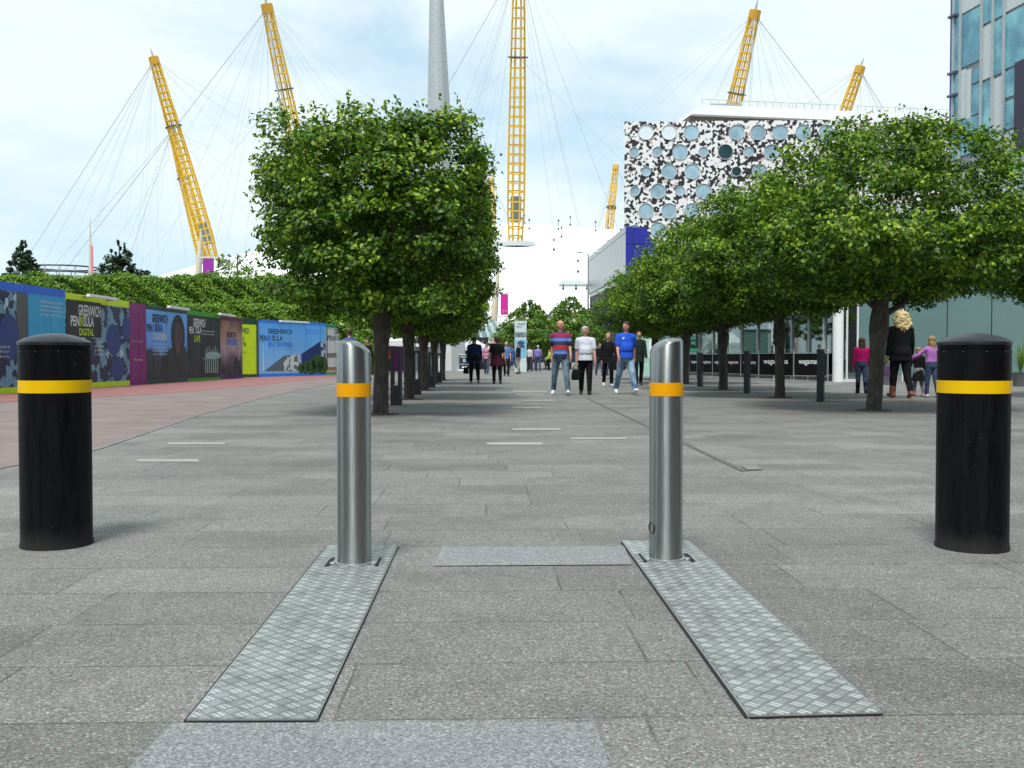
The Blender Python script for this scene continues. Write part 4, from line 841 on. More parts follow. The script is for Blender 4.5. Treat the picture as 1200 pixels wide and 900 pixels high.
def tent(px, Y, w, d, he, hp, label, walls=True, m2=None):
    p = A(px, 420, Y); p.z = 0; t = T('marquee', label, 'marquee', p)
    b = MB(); c = [(-w/2, -d/2), (w/2, -d/2), (w/2, d/2), (-w/2, d/2)]; vs = []
    for f in range(7):
        g = f/6; k = (1-g)**1.0; z = he+(hp-he)*g**1.5
        vs += [p+Vector((x*k, y*k, z)) for x, y in c]
    fs = [(i*4+j, i*4+(j+1) % 4, (i+1)*4+(j+1) % 4, (i+1)*4+j) for i in range(6) for j in range(4)]
    b.add(vs, fs); b.build('roof', WHITE, t)
    b = MB(); 
    for j in range(4):
        q0, q1 = Vector((*c[j], 0)), Vector((*c[(j+1) % 4], 0)); b.add([p+q0+Vector((0, 0, he-.35)), p+q1+Vector((0, 0, he-.35)), p+q1+Vector((0, 0, he)), p+q0+Vector((0, 0, he))], [(0, 1, 2, 3)])
    b.build('valance', WHITE, t)
    for x, y in c: b = MB(); b.tube([p+Vector((x, y, 0)), p+Vector((x, y, he))], .05, 8); b.build('leg', GALV, t)
    if walls: b = MB(); b.box(p+Vector((0, d/2-.1, (he-.4)/2)), (w-.2, .06, he-.4)); b.build('back_wall', m2 or WHITE, t)
tent(463, 68, 2.6, 3, 2.1, 3.7, 'white peaked marquee seen between the first two left tree trunks', True, PURB)
tent(487, 72, 2.4, 3, 2.1, 3.6, 'white peaked marquee seen behind the third left tree trunk', True, OFFW)
tent(550, 82, 3.4, 3, 1.9, 3.0, 'low white marquee behind the woman in the navy coat', True, NAVG)
k_ = T('white_kiosk', 'plain white boxy kiosk behind the last left tree trunks', 'kiosk', A(517, 420, 72))
b = MB(); w = Wall(A(500, 420, 72), A(529, 420, 71)); w.box(b, 0, w.L, 0, 3.3, -2, 0); b.build('wall', OFFW, k_); b = MB(); w.box(b, -.1, w.L+.1, 3.3, 3.45, -2.1, .12); b.build('roof', WHITE, k_)
b = MB(); w.box(b, w.L*.2, w.L*.6, 1.0, 2.3, .002, .02); b.build('shutter', GALV, k_)
# A-board
p = A(544, 420, 72); p.z = 0; t = T('pavement_sign', 'black pavement sign in a white frame standing by the magenta sign panel', 'pavement sign', p); w = Wall(p+Vector((-.42, 0, 0)), p+Vector((.42, 0, 0)))
b = MB(); w.box(b, .05, w.L-.05, .1, 1.15, -.02, .02); b.build('panel', MATS['sign_black'], t)
b = MB(); w.box(b, 0, .05, 0.0, 1.2, -.03, .03); w.box(b, w.L-.05, w.L, 0, 1.2, -.03, .03); w.box(b, .05, w.L-.05, 1.15, 1.2, -.03, .03); w.box(b, .05, w.L-.05, .04, .1, -.03, .03); b.build('frame', WHITE, t)
b = MB(); w.box(b, -.3, w.L-.05, 0, .05, -.3, .3); b.build('base', WHITE, t)
lettering('GREENWICH', w.P(.12, .95, .03), w.u, (0, 0, 1), .6, .13, TXW, t); lettering('TICKETS HERE', w.P(.1, .42, .03), w.u, (0, 0, 1), .64, .09, TXW, t)
b = MB(); w.box(b, .32, .52, .62, .88, .021, .03); b.build('crest', mat('crest_blue', (0.3, 0.45, 0.7), 0.5), t); b = MB(); w.box(b, .25, .6, .2, .32, .021, .03); b.build('arrow_patch', TXW, t)
# information totem
w = Wall(A(603.2, 420, 66), A(617, 420, 66)); t = T('information_totem', 'tall white and pale blue information totem standing in the crowd', 'totem', w.P(w.L/2, 0)); H = w.z_(610, 376)
b = MB(); w.box(b, 0, w.L, 0, H, -.25, 0); b.build('body', mat('totem_white', (0.55, 0.66, 0.66), 0.4), t)
b = MB(); w.box(b, .02, w.L-.02, w.z_(610, 419), w.z_(610, 398), .003, .015); b.build('map_panel', mat('map_blue', (0.22, 0.5, 0.66), 0.4, var=.3, scale=3), t)
b = MB(); w.box(b, .02, w.L-.02, w.z_(610, 395), w.z_(610, 389.5), .003, .015); b.build('photo_strip', mat('photo_grey', (0.16, 0.2, 0.22), 0.4, var=.6, scale=5), t)
b = MB(); w.ell(b, 610.5, 402, .25, .14, .016, .02); w.ell(b, 612, 406, .18, .1, .016, .022); b.build('map_print', mat('map_navy', (0.03, 0.07, 0.2), 0.5), t)
lettering('Greenwich', w.P(.22, w.z_(610, 380.5), .016), w.u, (0, 0, 1), w.L*.6, .11, TXD, t); lettering('Peninsula', w.P(.1, w.z_(610, 383.5), .016), w.u, (0, 0, 1), w.L*.5, .1, TXD, t)
# green kiosk behind the right tree, menu stand
w = Wall(A(744, 420, 50), A(771, 420, 49)); t = T('glass_kiosk', 'pale green glazed stand behind the man in the blue polo shirt', 'kiosk', w.P(w.L/2, 0, -.5)); b = MB(); w.box(b, 0, w.L, 0, w.z_(757, 386), -1.4, 0); b.build('wall', mat('mint_glass', (0.35, 0.6, 0.52), 0.2, var=.15), t)
b = MB(); w.box(b, w.L*.62, w.L*.95, .9, w.z_(757, 390), .01, .03); b.build('window', WHITE, t); b = MB(); w.box(b, -.04, w.L+.04, w.z_(757, 386), w.z_(757, 385), -1.4, .06); b.build('roof', OFFW, t)
w = Wall(G(753, 438), G(762.5, 438)); t = T('menu_stand', 'small black menu stand left of the right steel bollard', 'menu stand', w.P(w.L/2, 0)); b = MB(); w.box(b, 0, w.L, .25, w.z_(757, 412), -.05, 0); b.build('panel', MATS['sign_black'], t)
for s in (.04, w.L-.04): b = MB(); w.box(b, s-.02, s+.02, 0, .25, -.2, .15); b.build('leg', OFFW, t)
b = MB(); 
for k in range(4): w.box(b, w.L*.6, w.L*.75, .45+k*.16, .53+k*.16, .002, .01)
b.build('menu_print', TXW, t)
# small light bollards
def light_bollard(px, py, rz, label):
    p = G(px, py); t = T('light_bollard', label, 'light bollard', p, rz, 'dark square light bollards between the street trees')
    def part(c, d, n, m=CHAR): b = MB(); b.box(c, d); return b.build(n, m, t, world=False, bevel=.004)
    part((0, 0, .19), (.2, .13, .38), 'base')
    for s in (-1, 1): part((s*.074, 0, .705), (.052, .13, .65), 'upright')
    part((0, 0, 1.06), (.2, .13, .06), 'cap'); part((0, 0, .387), (.094, .11, .012), 'lamp_lens', OFFW)
    return t
light_bollard(464.5, 475, R(-12), 'dark slotted light bollard between the first two left tree trunks')
light_bollard(488.5, 462.5, R(-12), 'dark slotted light bollard just right of the second left tree trunk')
light_bollard(506, 454, R(-12), 'dark slotted light bollard just right of the third left tree trunk'); light_bollard(514.5, 448.5, R(-12), 'dark slotted light bollard beside the fourth left tree trunk')
light_bollard(961.5, 471, R(62), 'dark slotted light bollard between the first two right tree trunks before the terrace')
light_bollard(875.5, 461, R(60), 'dark slotted light bollard between the second and third right tree trunks')
light_bollard(820.5, 453, R(58), 'dark slotted light bollard between the third and fourth right tree trunks')
# ================================================================ VEGETATION
LM = [leafmat('leaf_mid', (0.085, 0.18, 0.008)), leafmat('leaf_deep', (0.028, 0.085, 0.008)), leafmat('leaf_fresh', (0.25, 0.37, 0.02))]
def leaf_cloud(cent, norm, size, cls, rng, asp=0.62):
    """pointed folded leaves: two triangles pairs per leaf"""
    n = len(cent); nrm = norm/np.linalg.norm(norm, axis=1, keepdims=True)
    t = rng.normal(size=(n, 3)); t[:, 2] -= 0.5; t -= nrm*(t*nrm).sum(1, keepdims=True); t /= np.linalg.norm(t, axis=1, keepdims=True)
    b = np.cross(nrm, t); L = size*rng.uniform(.7, 1.25, n)[:, None]
    base = cent-t*L*.5; tip = cent+t*L*.5-nrm*L*.12; l = cent-b*L*asp*.5+nrm*L*.1; r = cent+b*L*asp*.5+nrm*L*.1
    v = np.stack([base, r, tip, l], 1).reshape(-1, 3)
    return v, cls
def quads_obj(name, v, cls, mats, parent=None, smooth=False):
    n = len(v)//4; me = bpy.data.meshes.new(name); me.vertices.add(n*4); me.vertices.foreach_set('co', np.ascontiguousarray(v, dtype=np.float32).ravel())
    me.loops.add(n*4); me.loops.foreach_set('vertex_index', np.arange(n*4, dtype=np.int32)); me.polygons.add(n)
    me.polygons.foreach_set('loop_start', np.arange(0, n*4, 4, dtype=np.int32)); me.polygons.foreach_set('loop_total', np.full(n, 4, dtype=np.int32))
    for m in mats: me.materials.append(m)
    me.polygons.foreach_set('material_index', np.asarray(cls, dtype=np.int32)); me.update(); me.validate()
    o = bpy.data.objects.new(name, me); COL.objects.link(o)
    if parent is not None: o.parent = parent
    return o
def crown_pts(seed, center, rx, ry, rzu, rzl, p, nclump, per, crad=.36, sun=0.35):
    rng = np.random.default_rng(seed); C = []; Nn = []; K = []
    for i in range(nclump):
        d = rng.normal(size=3); d /= np.linalg.norm(d); f = rng.uniform(0.25, 1.0)**0.45
        if i % 4 == 0: f = rng.uniform(0.93, 1.05)
        rz = rzu if d[2] > 0 else rzl
        k = (abs(d[0])**p+abs(d[1])**p+abs(d[2])**p)**(-1/p)
        c = np.array([d[0]*k*rx, d[1]*k*ry, d[2]*k*rz])*f*rng.uniform(.9, 1.02)
        cr = crad*rng.uniform(.6, 1.25); m = int(per*rng.uniform(.6, 1.3)*(cr/crad)**2)
        g = rng.normal(size=(m, 3)); g /= np.linalg.norm(g, axis=1, keepdims=True); g *= (rng.uniform(0, 1, m)**.45)[:, None]*cr; g[:, 2] *= .55
        C.append(c+g); out = d*np.array([1, 1, .6]); Nn.append(out*.5+np.array([0, 0, .65])+g/cr*.5+rng.normal(size=(m, 3))*.42)
        tone = rng.uniform(); kk = rng.choice(3, m, p=([.62, .24, .14] if tone < .45 else ([.4, .52, .08] if tone < .72 else [.48, .1, .42]))); K.append(kk)
    # sprigs sticking out of the outline
    for i in range(nclump//2):
        d = rng.normal(size=3); d[2] = abs(d[2])*.9-.15; d /= np.linalg.norm(d); rz = rzu if d[2] > 0 else rzl
        k = (abs(d[0])**p+abs(d[1])**p+abs(d[2])**p)**(-1/p); c = np.array([d[0]*k*rx, d[1]*k*ry, d[2]*k*rz])*.95
        dd = d+rng.normal(size=3)*.35+np.array([0, 0, .25]); dd /= np.linalg.norm(dd); m = 16; tt = np.linspace(0, rng.uniform(.2, .42), m)
        C.append(c+dd*tt[:, None]+rng.normal(size=(m, 3))*.04); Nn.append(rng.normal(size=(m, 3))*.6+np.array([0, 0, .6])); K.append(rng.choice(3, m, p=[.5, .1, .4]))
    return np.concatenate(C)+np.array(center), np.concatenate(Nn), np.concatenate(K), rng
def bark():
    m, nt, p, out = nt_new('tree_bark'); q = N(nt); o = q.obj(); x, y, z = q.sep(o)
    f = q.noise(14, 5, q.comb(x, y, q.m('MULTIPLY', z, .35)), .65)
    c = q.ramp(f, [(0.3, (0.028, 0.024, 0.02)), (0.55, (0.075, 0.066, 0.055)), (0.75, (0.14, 0.13, 0.11))]); g = q.ramp(q.noise(2.5, 3, o), [(0.45, (1, 1, 1)), (0.7, (0.75, 0.9, 0.65))])
    q.l(q.mix(1.0, c, g, 'MULTIPLY'), p.inputs['Base Color']); p.inputs['Roughness'].default_value = .85; q.bump(f, p, .9, .03); return m
BARK = bark()
def trunk_mb(path, rad, seed, n=12):
    rnd = random.Random(seed); b = MB(); b.tube(path, rad, n)
    b.v = [tuple(Vector(v)+Vector((rnd.uniform(-1, 1), rnd.uniform(-1, 1), rnd.uniform(-.5, .5)))*.012) for v in b.v]; return b
def street_tree(kind, loc, rz, label, group, seed, lean=(0, 0), tw=.135, scale=1.0):
    t = T('street_tree', label, 'tree', loc, rz, group)
    lx, ly = lean; rnd = random.Random(seed)
    path = [(0, 0, -.05), (0, 0, .04), (lx*.1, ly*.1, .3), (lx*.3, ly*.3, .8), (lx*.5, ly*.5, 1.15), (lx*.62, ly*.62, 1.4), (lx*.75, ly*.75, 1.62), (lx*.9, ly*.9, 1.95), (lx, ly, 2.4)]
    rr = [tw*1.25, tw*1.12, tw*1.0, tw*.98, tw*1.05, tw*1.35, tw*1.2, tw*.9, tw*.7]
    tr = trunk_mb(path, rr, seed)
    for k in range(3): a = rnd.uniform(0, 6.28); tr.sph((lx*.65+math.cos(a)*tw*1.0, ly*.65+math.sin(a)*tw*1.0, 1.35+rnd.uniform(-.12, .25)), (tw*.55, tw*.55, tw*.7), 8, 6)
    tr.build('trunk', BARK, t, True, world=False)
    for k in range(7):
        a = k*2.4+rnd.uniform(-.3, .3); z0 = 1.6+.1*k; e = rnd.uniform(1.1, 1.7); z1 = z0+rnd.uniform(.7, 1.7)
        b = MB(); b.tube([(lx*.8, ly*.8, z0), (lx+math.cos(a)*e*.25, ly+math.sin(a)*e*.25, z0+.22), (lx+math.cos(a)*e*.6, ly+math.sin(a)*e*.6, (z0+z1)/2), (lx+math.cos(a)*e, ly+math.sin(a)*e, z1)], [tw*.5, tw*.4, tw*.26, .015], 7)
        for s in (-1, 1): b.tube([(lx+math.cos(a)*e*.5, ly+math.sin(a)*e*.5, (z0+z1)/2-.05), (lx+math.cos(a+s*.6)*e*.95, ly+math.sin(a+s*.6)*e*.95, (z0+z1)/2+.5)], [tw*.2, .01], 5)
        b.build('limb', BARK, t, True, world=False)
    return t
gl = 'clipped street trees in the left row'; gr_ = 'spreading street trees in the right row'
C, Nn, K, rng = crown_pts(3, (-0.0, 0, 3.2), 1.62, 1.72, 1.36, 1.5, 7.0, 450, 140, .32); v, K = leaf_cloud(C, Nn, .086, K, rng)
pit = mat('tree_pit_soil', (0.06, 0.05, 0.04), 0.95, var=.4, scale=20)
def treepit(p, r=.3):
    b = MB(); b.lathe([(r, 0.0), (r, .009), (r*.5, .02), (0, .03)], 18, (p.x, p.y, 0)); struct(b.build('soil', pit))
L1 = street_tree('box', G(446, 485.5), 0, 'boxy clipped street tree beside the left steel bollard, nearest of the left row', gl, 1, (.05, 0), .115)
cm = quads_obj('crown', v, K, LM, L1); treepit(L1.location)
lefts = [(479.5, 468, R(90), 'second boxy street tree of the left row, just behind the nearest one', .112), (497.5, 457.5, R(180), 'third boxy street tree of the left row, counted from the camera', .11), (508.5, 450.5, R(270), 'fourth boxy street tree of the left row, counted from the camera', .105), (519, 446, R(30), 'farthest boxy street tree of the left row, by the white kiosk', .1)]
for i, (px, py, rz, lab, tw) in enumerate(lefts):
    t = street_tree('box', G(px, py), rz, lab, gl, 11+i, (.04, .03), tw); c = cm.copy(); COL.objects.link(c); c.parent = t; treepit(t.location)
    if i == 3: c.scale = (.86, .86, .95)
C, Nn, K, rng = crown_pts(8, (0.0, 0, 2.95), 2.35, 2.35, 1.85, 1.02, 2.5, 480, 150, .36); v, K = leaf_cloud(C, Nn, .084, K, rng)
R1 = street_tree('dome', G(1024, 481), 0, 'spreading street tree beside the black bollard at right, nearest of the right row', gr_, 21, (.12, 0), .125)
cr1 = quads_obj('crown', v, K, LM, R1); cr1.location = (.22, 0, 0); treepit(R1.location)
rights = [(914, 466, R(80), 'second street tree of the right row, its trunk in front of the lettered barriers', .11, 1.0), (847.5, 457, R(200), 'third street tree of the right row, between two dark light bollards', .12, 1.0), (803, 450, R(300), 'fourth street tree of the right row, just right of the steel bollard top', .12, .98), (767, 445, R(40), 'farthest street tree of the right row, behind the man in the blue polo', .12, .96)]
for i, (px, py, rz, lab, tw, s) in enumerate(rights):
    t = street_tree('dome', G(px, py), rz, lab, gr_, 31+i, (.06, .02), tw); c = cr1.copy(); COL.objects.link(c); c.parent = t; c.location = (0, 0, 0); c.scale = (s, s, s); treepit(t.location)
t = street_tree('dome', A(1262, 420, 22), R(120), 'street tree whose crown edge pokes in at the right edge of the frame', gr_, 41, (0, 0), .12); t.location.z = 0; c = cr1.copy(); COL.objects.link(c); c.parent = t; c.location = (0, 0, .25); c.scale = (.85, .85, 1.0)
# hedges
def hedge(name, x0, x1, Y, d, h0, h1, n, size, label, seed, mats, slope=0.0):
    rng = np.random.default_rng(seed); c0 = Vector(((x0+x1)/2, Y, 0)); t = T(name, label, 'hedge', c0)
    X = rng.uniform(x0, x1, n); f = rng.uniform(0, 1, n); top = rng.uniform(0, 1, n) < .28; und = .14*np.sin(X*1.3+seed)+.1*np.sin(X*3.7)+.06*np.sin(X*9.1)
    Z = np.where(top, h1, h0+(h1-h0)*f)+rng.normal(size=n)*.07+und*top; Yv = np.where(top, Y+rng.uniform(-d/2, d/2, n), Y-d/2-np.abs(rng.normal(size=n))*.09+.12*np.sin(X*2.1+Z*3)+.08*np.sin(X*5+Z*7)); Yv += slope*(X-x0)
    Nn = np.stack([rng.normal(size=n)*.5, np.where(top, -.2, -.8)+rng.normal(size=n)*.4, np.where(top, 1, .5)+rng.normal(size=n)*.4], 1)
    cls = rng.choice(3, n, p=[.5, .28, .22]); v, cls = leaf_cloud(np.stack([X, Yv, Z], 1)-np.array(c0), Nn, size, cls, rng, .7)
    quads_obj('foliage', v, cls, mats, t)
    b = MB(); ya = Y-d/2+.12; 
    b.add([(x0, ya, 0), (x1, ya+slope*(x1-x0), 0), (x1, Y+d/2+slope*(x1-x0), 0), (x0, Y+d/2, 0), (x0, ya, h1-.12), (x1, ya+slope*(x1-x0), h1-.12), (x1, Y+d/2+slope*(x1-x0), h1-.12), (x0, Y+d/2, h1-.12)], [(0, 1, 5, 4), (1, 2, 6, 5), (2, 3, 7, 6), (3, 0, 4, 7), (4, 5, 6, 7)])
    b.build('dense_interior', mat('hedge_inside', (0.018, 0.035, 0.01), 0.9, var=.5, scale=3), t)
HM = [leafmat('hedge_mid', (0.12, 0.25, 0.012)), leafmat('hedge_deep', (0.055, 0.135, 0.012)), leafmat('hedge_fresh', (0.22, 0.36, 0.02))]
hz = A(200, 326.5, 60).z; hedge('hedge', -36, A(452, 420, 60).x, 60, 2.0, 1.5, hz, 75000, .14, 'long tall clipped hedge wall behind the hoarding', 5, HM)
xa = A(208, 420, 54).x; xb = A(445, 420, 54).x; hedge('hedge', xa, xb, 54, 1.6, 1.2, A(330, 359, 54).z, 32000, .12, 'lower bright clipped hedge between the tall hedge and the blue hoarding panel', 6, HM)
# loose trees in the distance
def loose_tree(px, pyt, Y, w, label, seed, mats, shape=2.0, pyb=None, nc=110, per=60, leaf=.3, tw=.25, cat='tree', name='tree', low=None, group=None):
    p = A(px, 420, Y); p.z = 0; zt = A(px, pyt, Y).z; zb = low if low is not None else zt*.22; t = T(name, label, cat, p, 0, group)
    C, Nn, K, rng = crown_pts(seed, (0, 0, zb+(zt-zb)*.38), w, w, (zt-zb)*.6, (zt-zb)*.38, shape, nc, per, w*.22)
    if shape < 2: C[:, :2] *= np.clip(1.35-(C[:, 2:3]-zb)/(zt-zb)*.95, .12, 1.3)
    v, K = leaf_cloud(C, Nn, leaf, K, rng); quads_obj('crown', v, K, mats, t)
    b = trunk_mb([(0, 0, -.05), (.05, 0, zb), (0, .05, zb+(zt-zb)*.6), (0, 0, zt*.97)], [tw, tw*.8, tw*.4, .02], seed, 8); b.build('trunk', BARK, t, True, world=False)
    for k in range(5): a = k*1.9; z0 = zb*.9+(zt-zb)*.1*k; b = MB(); b.tube([(0, 0, z0), (math.cos(a)*w*.7, math.sin(a)*w*.7, z0+w*.5)], [tw*.35, .02], 5); b.build('limb', BARK, t, world=False)
CM = [leafmat('conifer_mid', (0.025, 0.06, 0.02), .15), leafmat('conifer_deep', (0.012, 0.035, 0.014), .15), leafmat('conifer_light', (0.045, 0.09, 0.03), .15)]
FM = [leafmat('young_mid', (0.1, 0.2, 0.02)), leafmat('young_deep', (0.05, 0.12, 0.016)), leafmat('young_fresh', (0.2, 0.3, 0.03))]
loose_tree(28, 277, 80, 2.1, 'dark pointed conifer above the hedge at the far left', 51, CM, 1.6, leaf=.28, nc=120, low=3)
loose_tree(141, 278, 82, 2.6, 'dark pointed conifer above the hedge left of the leaning mast', 52, CM, 1.6, leaf=.28, nc=130, low=3)
loose_tree(170, 316, 82, 1.2, 'small dark shrub top above the hedge beside the dark conifer', 53, CM, 2, leaf=.25, nc=40, low=4)
loose_tree(279, 293, 84, 2.4, 'small light green tree above the hedge at the foot of the leaning mast', 54, FM, 2, leaf=.24, nc=60, per=40, low=5)
loose_tree(620, 352, 78, 2.6, 'young green tree behind the information totem', 55, FM, 1.8, leaf=.2, nc=170, per=70, low=1.6, tw=.12)
loose_tree(668, 347, 82, 3.0, 'young green tree behind the man in the striped shirt', 56, FM, 1.8, leaf=.2, nc=190, per=70, low=1.6, tw=.12)
loose_tree(643, 366, 86, 2.4, 'low young tree in the gap between the two taller green trees', 57, FM, 2.0, leaf=.2, nc=120, per=70, low=1.2, tw=.1)
loose_tree(690, 362, 92, 1.7, 'slim young tree against the dark glass of the silver building', 58, FM, 2.0, leaf=.2, nc=60, per=60, low=1.6, tw=.1)
loose_tree(477, 362, 62, 1.5, 'light green tree behind the left marquee', 59, FM, 2.0, leaf=.2, nc=60, per=60, low=2.2, tw=.1)
# planters with strappy plants
SM = [leafmat('strap_mid', (0.16, 0.3, 0.03)), leafmat('strap_deep', (0.06, 0.14, 0.02)), leafmat('strap_fresh', (0.3, 0.42, 0.08))]
def strappy(px, Y, h, label, seed):
    p = A(px, 420, Y); p.z = 0; t = T('planter', label, 'planter', p); b = MB(); b.lathe([(.2, 0), (.27, .42), (.29, .45), (.25, .45), (.24, .4), (0, .4)], 20, p); b.build('pot', mat('planter_grey', (0.12, 0.13, 0.13), 0.5), t, True)
    rnd = random.Random(seed); m = MB()
    for k in range(70):
        a = rnd.uniform(0, 6.28); l = h*rnd.uniform(.6, 1.0); sp = rnd.uniform(.1, .55); pts = []; 
        for i in range(6): f = i/5; pts.append(p+Vector((math.cos(a)*sp*(f**1.5), math.sin(a)*sp*(f**1.5), .4+l*(f-.45*sp*f*f*f))))
        w = Vector((-math.sin(a), math.cos(a), 0))*.018
        for i in range(5): f0, f1 = (1-i/5.2), (1-(i+1)/5.2); m.add([pts[i]-w*f0, pts[i]+w*f0, pts[i+1]+w*f1, pts[i+1]-w*f1], [(0, 1, 2, 3)], k % 3)
    m.build('foliage', SM, t, fix=False)
strappy(1036, 33, 1.35, 'grey planter with strappy grass between the nearest right tree and the woman', 3); strappy(1196, 31, 1.3, 'grey planter with strappy grass right of the right black bollard', 4); strappy(1222, 31.5, 1.3, 'grey planter with strappy grass at the right frame edge', 6)

# ================================================================ PEOPLE
SKIN = mat('skin', (0.5, 0.29, 0.21), 0.55, var=.06); SKIN2 = mat('ruddy_skin', (0.52, 0.25, 0.18), 0.55, var=.06)
def Rx(a): return Matrix.Rotation(R(a), 3, 'X')
def person(name_label, px, py, height, face, legs=((20, 6), (-16, 22)), arms=((-14, 8, 12), (16, 8, 18)), skin=None, top=None, bottom=None, shoes=None, hair=None, hairstyle='short', sleeve='short', build=1.0, belly=0.0, hips=1.0, lean=0, headyaw=0, headtilt=0, jacket=False, skirt=None, res=.02, loc=None, child=False, boots=False, detail=False, extra=None, group=None, collar=None, bald=False, spread=.03):
    S = height/1.76; p0 = loc if loc is not None else G(px, py)
    root = T('person', name_label, 'person', p0, R(face), group); root.scale = (S, S, S)
    prims = []      # (kind, p0, p1, r0, r1, zone) capsule / ellipsoid
    def cap(a, b, r0, r1, z): prims.append(('c', Vector(a), Vector(b), r0, r1, z))
    def ell(c, r, z, rot=None): prims.append(('e', Vector(c), Vector(r), rot, None, z))
    hs = 1.14 if child else 1.0
    B = Rx(-lean)      # forward lean is negative about X for +Y facing
    piv = Vector((0, 0, .93)); up = lambda v: piv+B@(Vector(v)-piv)
    hb = build*hips
    prims.append(('l', [(-.01, .80, .12*hb, .085*hb), (-.012, .86, .158*hb, .112*hb), (-.008, .93, .162*hb, .115*hb), (0, 1.0, .15*hb, .108*hb)], Matrix.Identity(3), None, None, 'bottom'))
    jk = 1.06 if jacket else 1.0
    prims.append(('l', [(0, .97, .145*hb*jk, (.105+belly*.3)*build*jk), (.005+belly*.4, 1.05, .147*build*jk, (.103+belly*.9)*build*jk), (.005+belly*.4, 1.14, .148*build*jk, (.104+belly*.8)*build*jk), (0, 1.25, .158*build, .11*build), (-.004, 1.33, .165*build, .108*build), (-.006, 1.39, .155*build, .092*build), (-.006, 1.435, .11*build, .072*build), (-.004, 1.465, .062, .055)], B, None, None, 'top'))
    for s in (-1, 1): cap(up((s*.06, -.008, 1.425)), up((s*.152*build, 0, 1.382)), .04, .053, 'top')
    cap(up((0, -.005, 1.42)), up((0, .01, 1.53)), .058, .052, 'skin')
    H = Rx(-headtilt)@Matrix.Rotation(R(headyaw), 3, 'Z'); hc = up((0, .02, 1.622)); hd = lambda v: hc+H@(Vector(v)*hs)
    ell(hc, (.076*hs, .094*hs, .115*hs), 'skin', H); ell(hd((0, .025, -.055)), (.056*hs, .062*hs, .06*hs), 'skin', H); ell(hd((0, -.015, .035)), (.08*hs, .095*hs, .078*hs), 'skin', H)
    cap(hd((0, .09, .012)), hd((0, .112, -.022)), .010*hs, .015*hs, 'skin')
    for s in (-1, 1): ell(hd((s*.079, -.005, -.01)), (.011, .02, .03), 'skin', H)
    cap(hd((-.03, .085, .03)), hd((.03, .085, .03)), .012, .012, 'skin')
    ends = []; feet = []
    for s, (a, k) in zip((-1, 1), legs):
        hip = Vector((s*.088*hips, 0, .90)); th = Rx(a)@Vector((0, 0, -1)); th = Vector((s*spread, math.sin(R(a)), -math.cos(R(a)))).normalized()
        knee = hip+th*.425; sh = Vector((s*(spread-.03), math.sin(R(a-k)), -math.cos(R(a-k)))).normalized(); ank = knee+sh*.41
        wd = 1.0+.1*(build-1)*5*.2
        cap(hip, knee, .092*build*wd, .066*build, 'bottom'); cap(knee, ank, .066*build, .05 if not skirt else .036, 'bottom' if not boots else 'bottom')
        if not skirt: cap(knee+sh*.2, ank+Vector((0, 0, .01)), .062, .056, 'bottom')
        else: cap(knee, knee+sh*.2, .05, .05, 'bottom')
        fa = (a-k)*.75 if (a-k) < -4 else (max(0, a-k)*.9); f = Vector((s*.12, math.cos(R(fa)), math.sin(R(fa)))).normalized(); dn = Vector((0, math.sin(R(fa)), -math.cos(R(fa))))
        heel = ank+dn*.052-f*.035; toe = ank+dn*.062+f*.15
        cap(heel, heel+f*.08, .043, .042, 'shoe%d' % s); cap(heel+f*.06, toe, .043, .03, 'shoe%d' % s); cap(ank-Vector((0, 0, .0)), ank+dn*.03, .045, .043, 'shoe%d' % s)
        if boots: cap(ank, ank-sh*.24, .056, .064, 'shoe%d' % s)
        feet.append((heel, toe))
    hands = []
    for s, (a, ab, e) in zip((-1, 1), arms):
        sh = up((s*.162*build, 0, 1.375)); d = Vector((s*math.sin(R(ab)), math.sin(R(a)), -math.cos(R(a))*math.cos(R(ab)))).normalized(); el = sh+d*.275
        d2 = Vector((d.x-s*.06, math.sin(R(a+e)), -math.cos(R(a+e))*math.cos(R(ab)))).normalized(); wr = el+d2*.245
        cut = {'short': .72, 'long': 9, 'none': .0}[sleeve]
        if sleeve == 'short':
            mid = sh+d*.275*cut; cap(sh, mid, .054*build, .05*build, 'top'); cap(mid, el, .04, .038, 'skin'); cap(el, wr, .042, .028, 'skin')
        elif sleeve == 'long': cap(sh, el, .054*build, .044, 'top'); cap(el, wr, .044, .035, 'top')
        else: cap(sh, el, .05, .042, 'skin'); cap(el, wr, .042, .028, 'skin')
        cap(wr, wr+d2*.03, .026, .028, 'skin'); side = Vector((d2.y, -d2.x, 0)); side = Vector((0, 1, 0)) if side.length < .01 else side; fwd = (Vector((0, 1, 0))-d2*d2.y).normalized()
        pal = wr+d2*.065; ell(pal, (.018, .04, .045), 'skin', Matrix((d2.cross(fwd), fwd, -d2)).transposed()); hands.append((s, wr, d2, fwd, pal))
    if jacket:
        pass
    low = min(min(h.z, t_.z) for h, t_ in feet)-.036
    dz = Vector((0, 0, -low))
    # union by voxel remesh
    b = MB()
    for k, a, c, r0, r1, z in prims:
        if k == 'c':
            n = 12; b.tube([a, c], [r0, r1], n); b.sph(a, r0, 12, 8); b.sph(c, r1, 12, 8)
        elif k == 'l':
            n = 20; vs = [piv+c@(Vector((math.cos(2*math.pi*i/n)*rx_, yc+math.sin(2*math.pi*i/n)*ry_, zc))-piv) for yc, zc, rx_, ry_ in a for i in range(n)]
            b.add(vs, [(j*n+i, j*n+(i+1) % n, (j+1)*n+(i+1) % n, (j+1)*n+i) for j in range(len(a)-1) for i in range(n)]+[tuple(range(n-1, -1, -1)), tuple((len(a)-1)*n+i for i in range(n))])
        else: b.sph(a, c, 14, 10, r0)
    b.v = [tuple(Vector(v)+dz) for v in b.v]
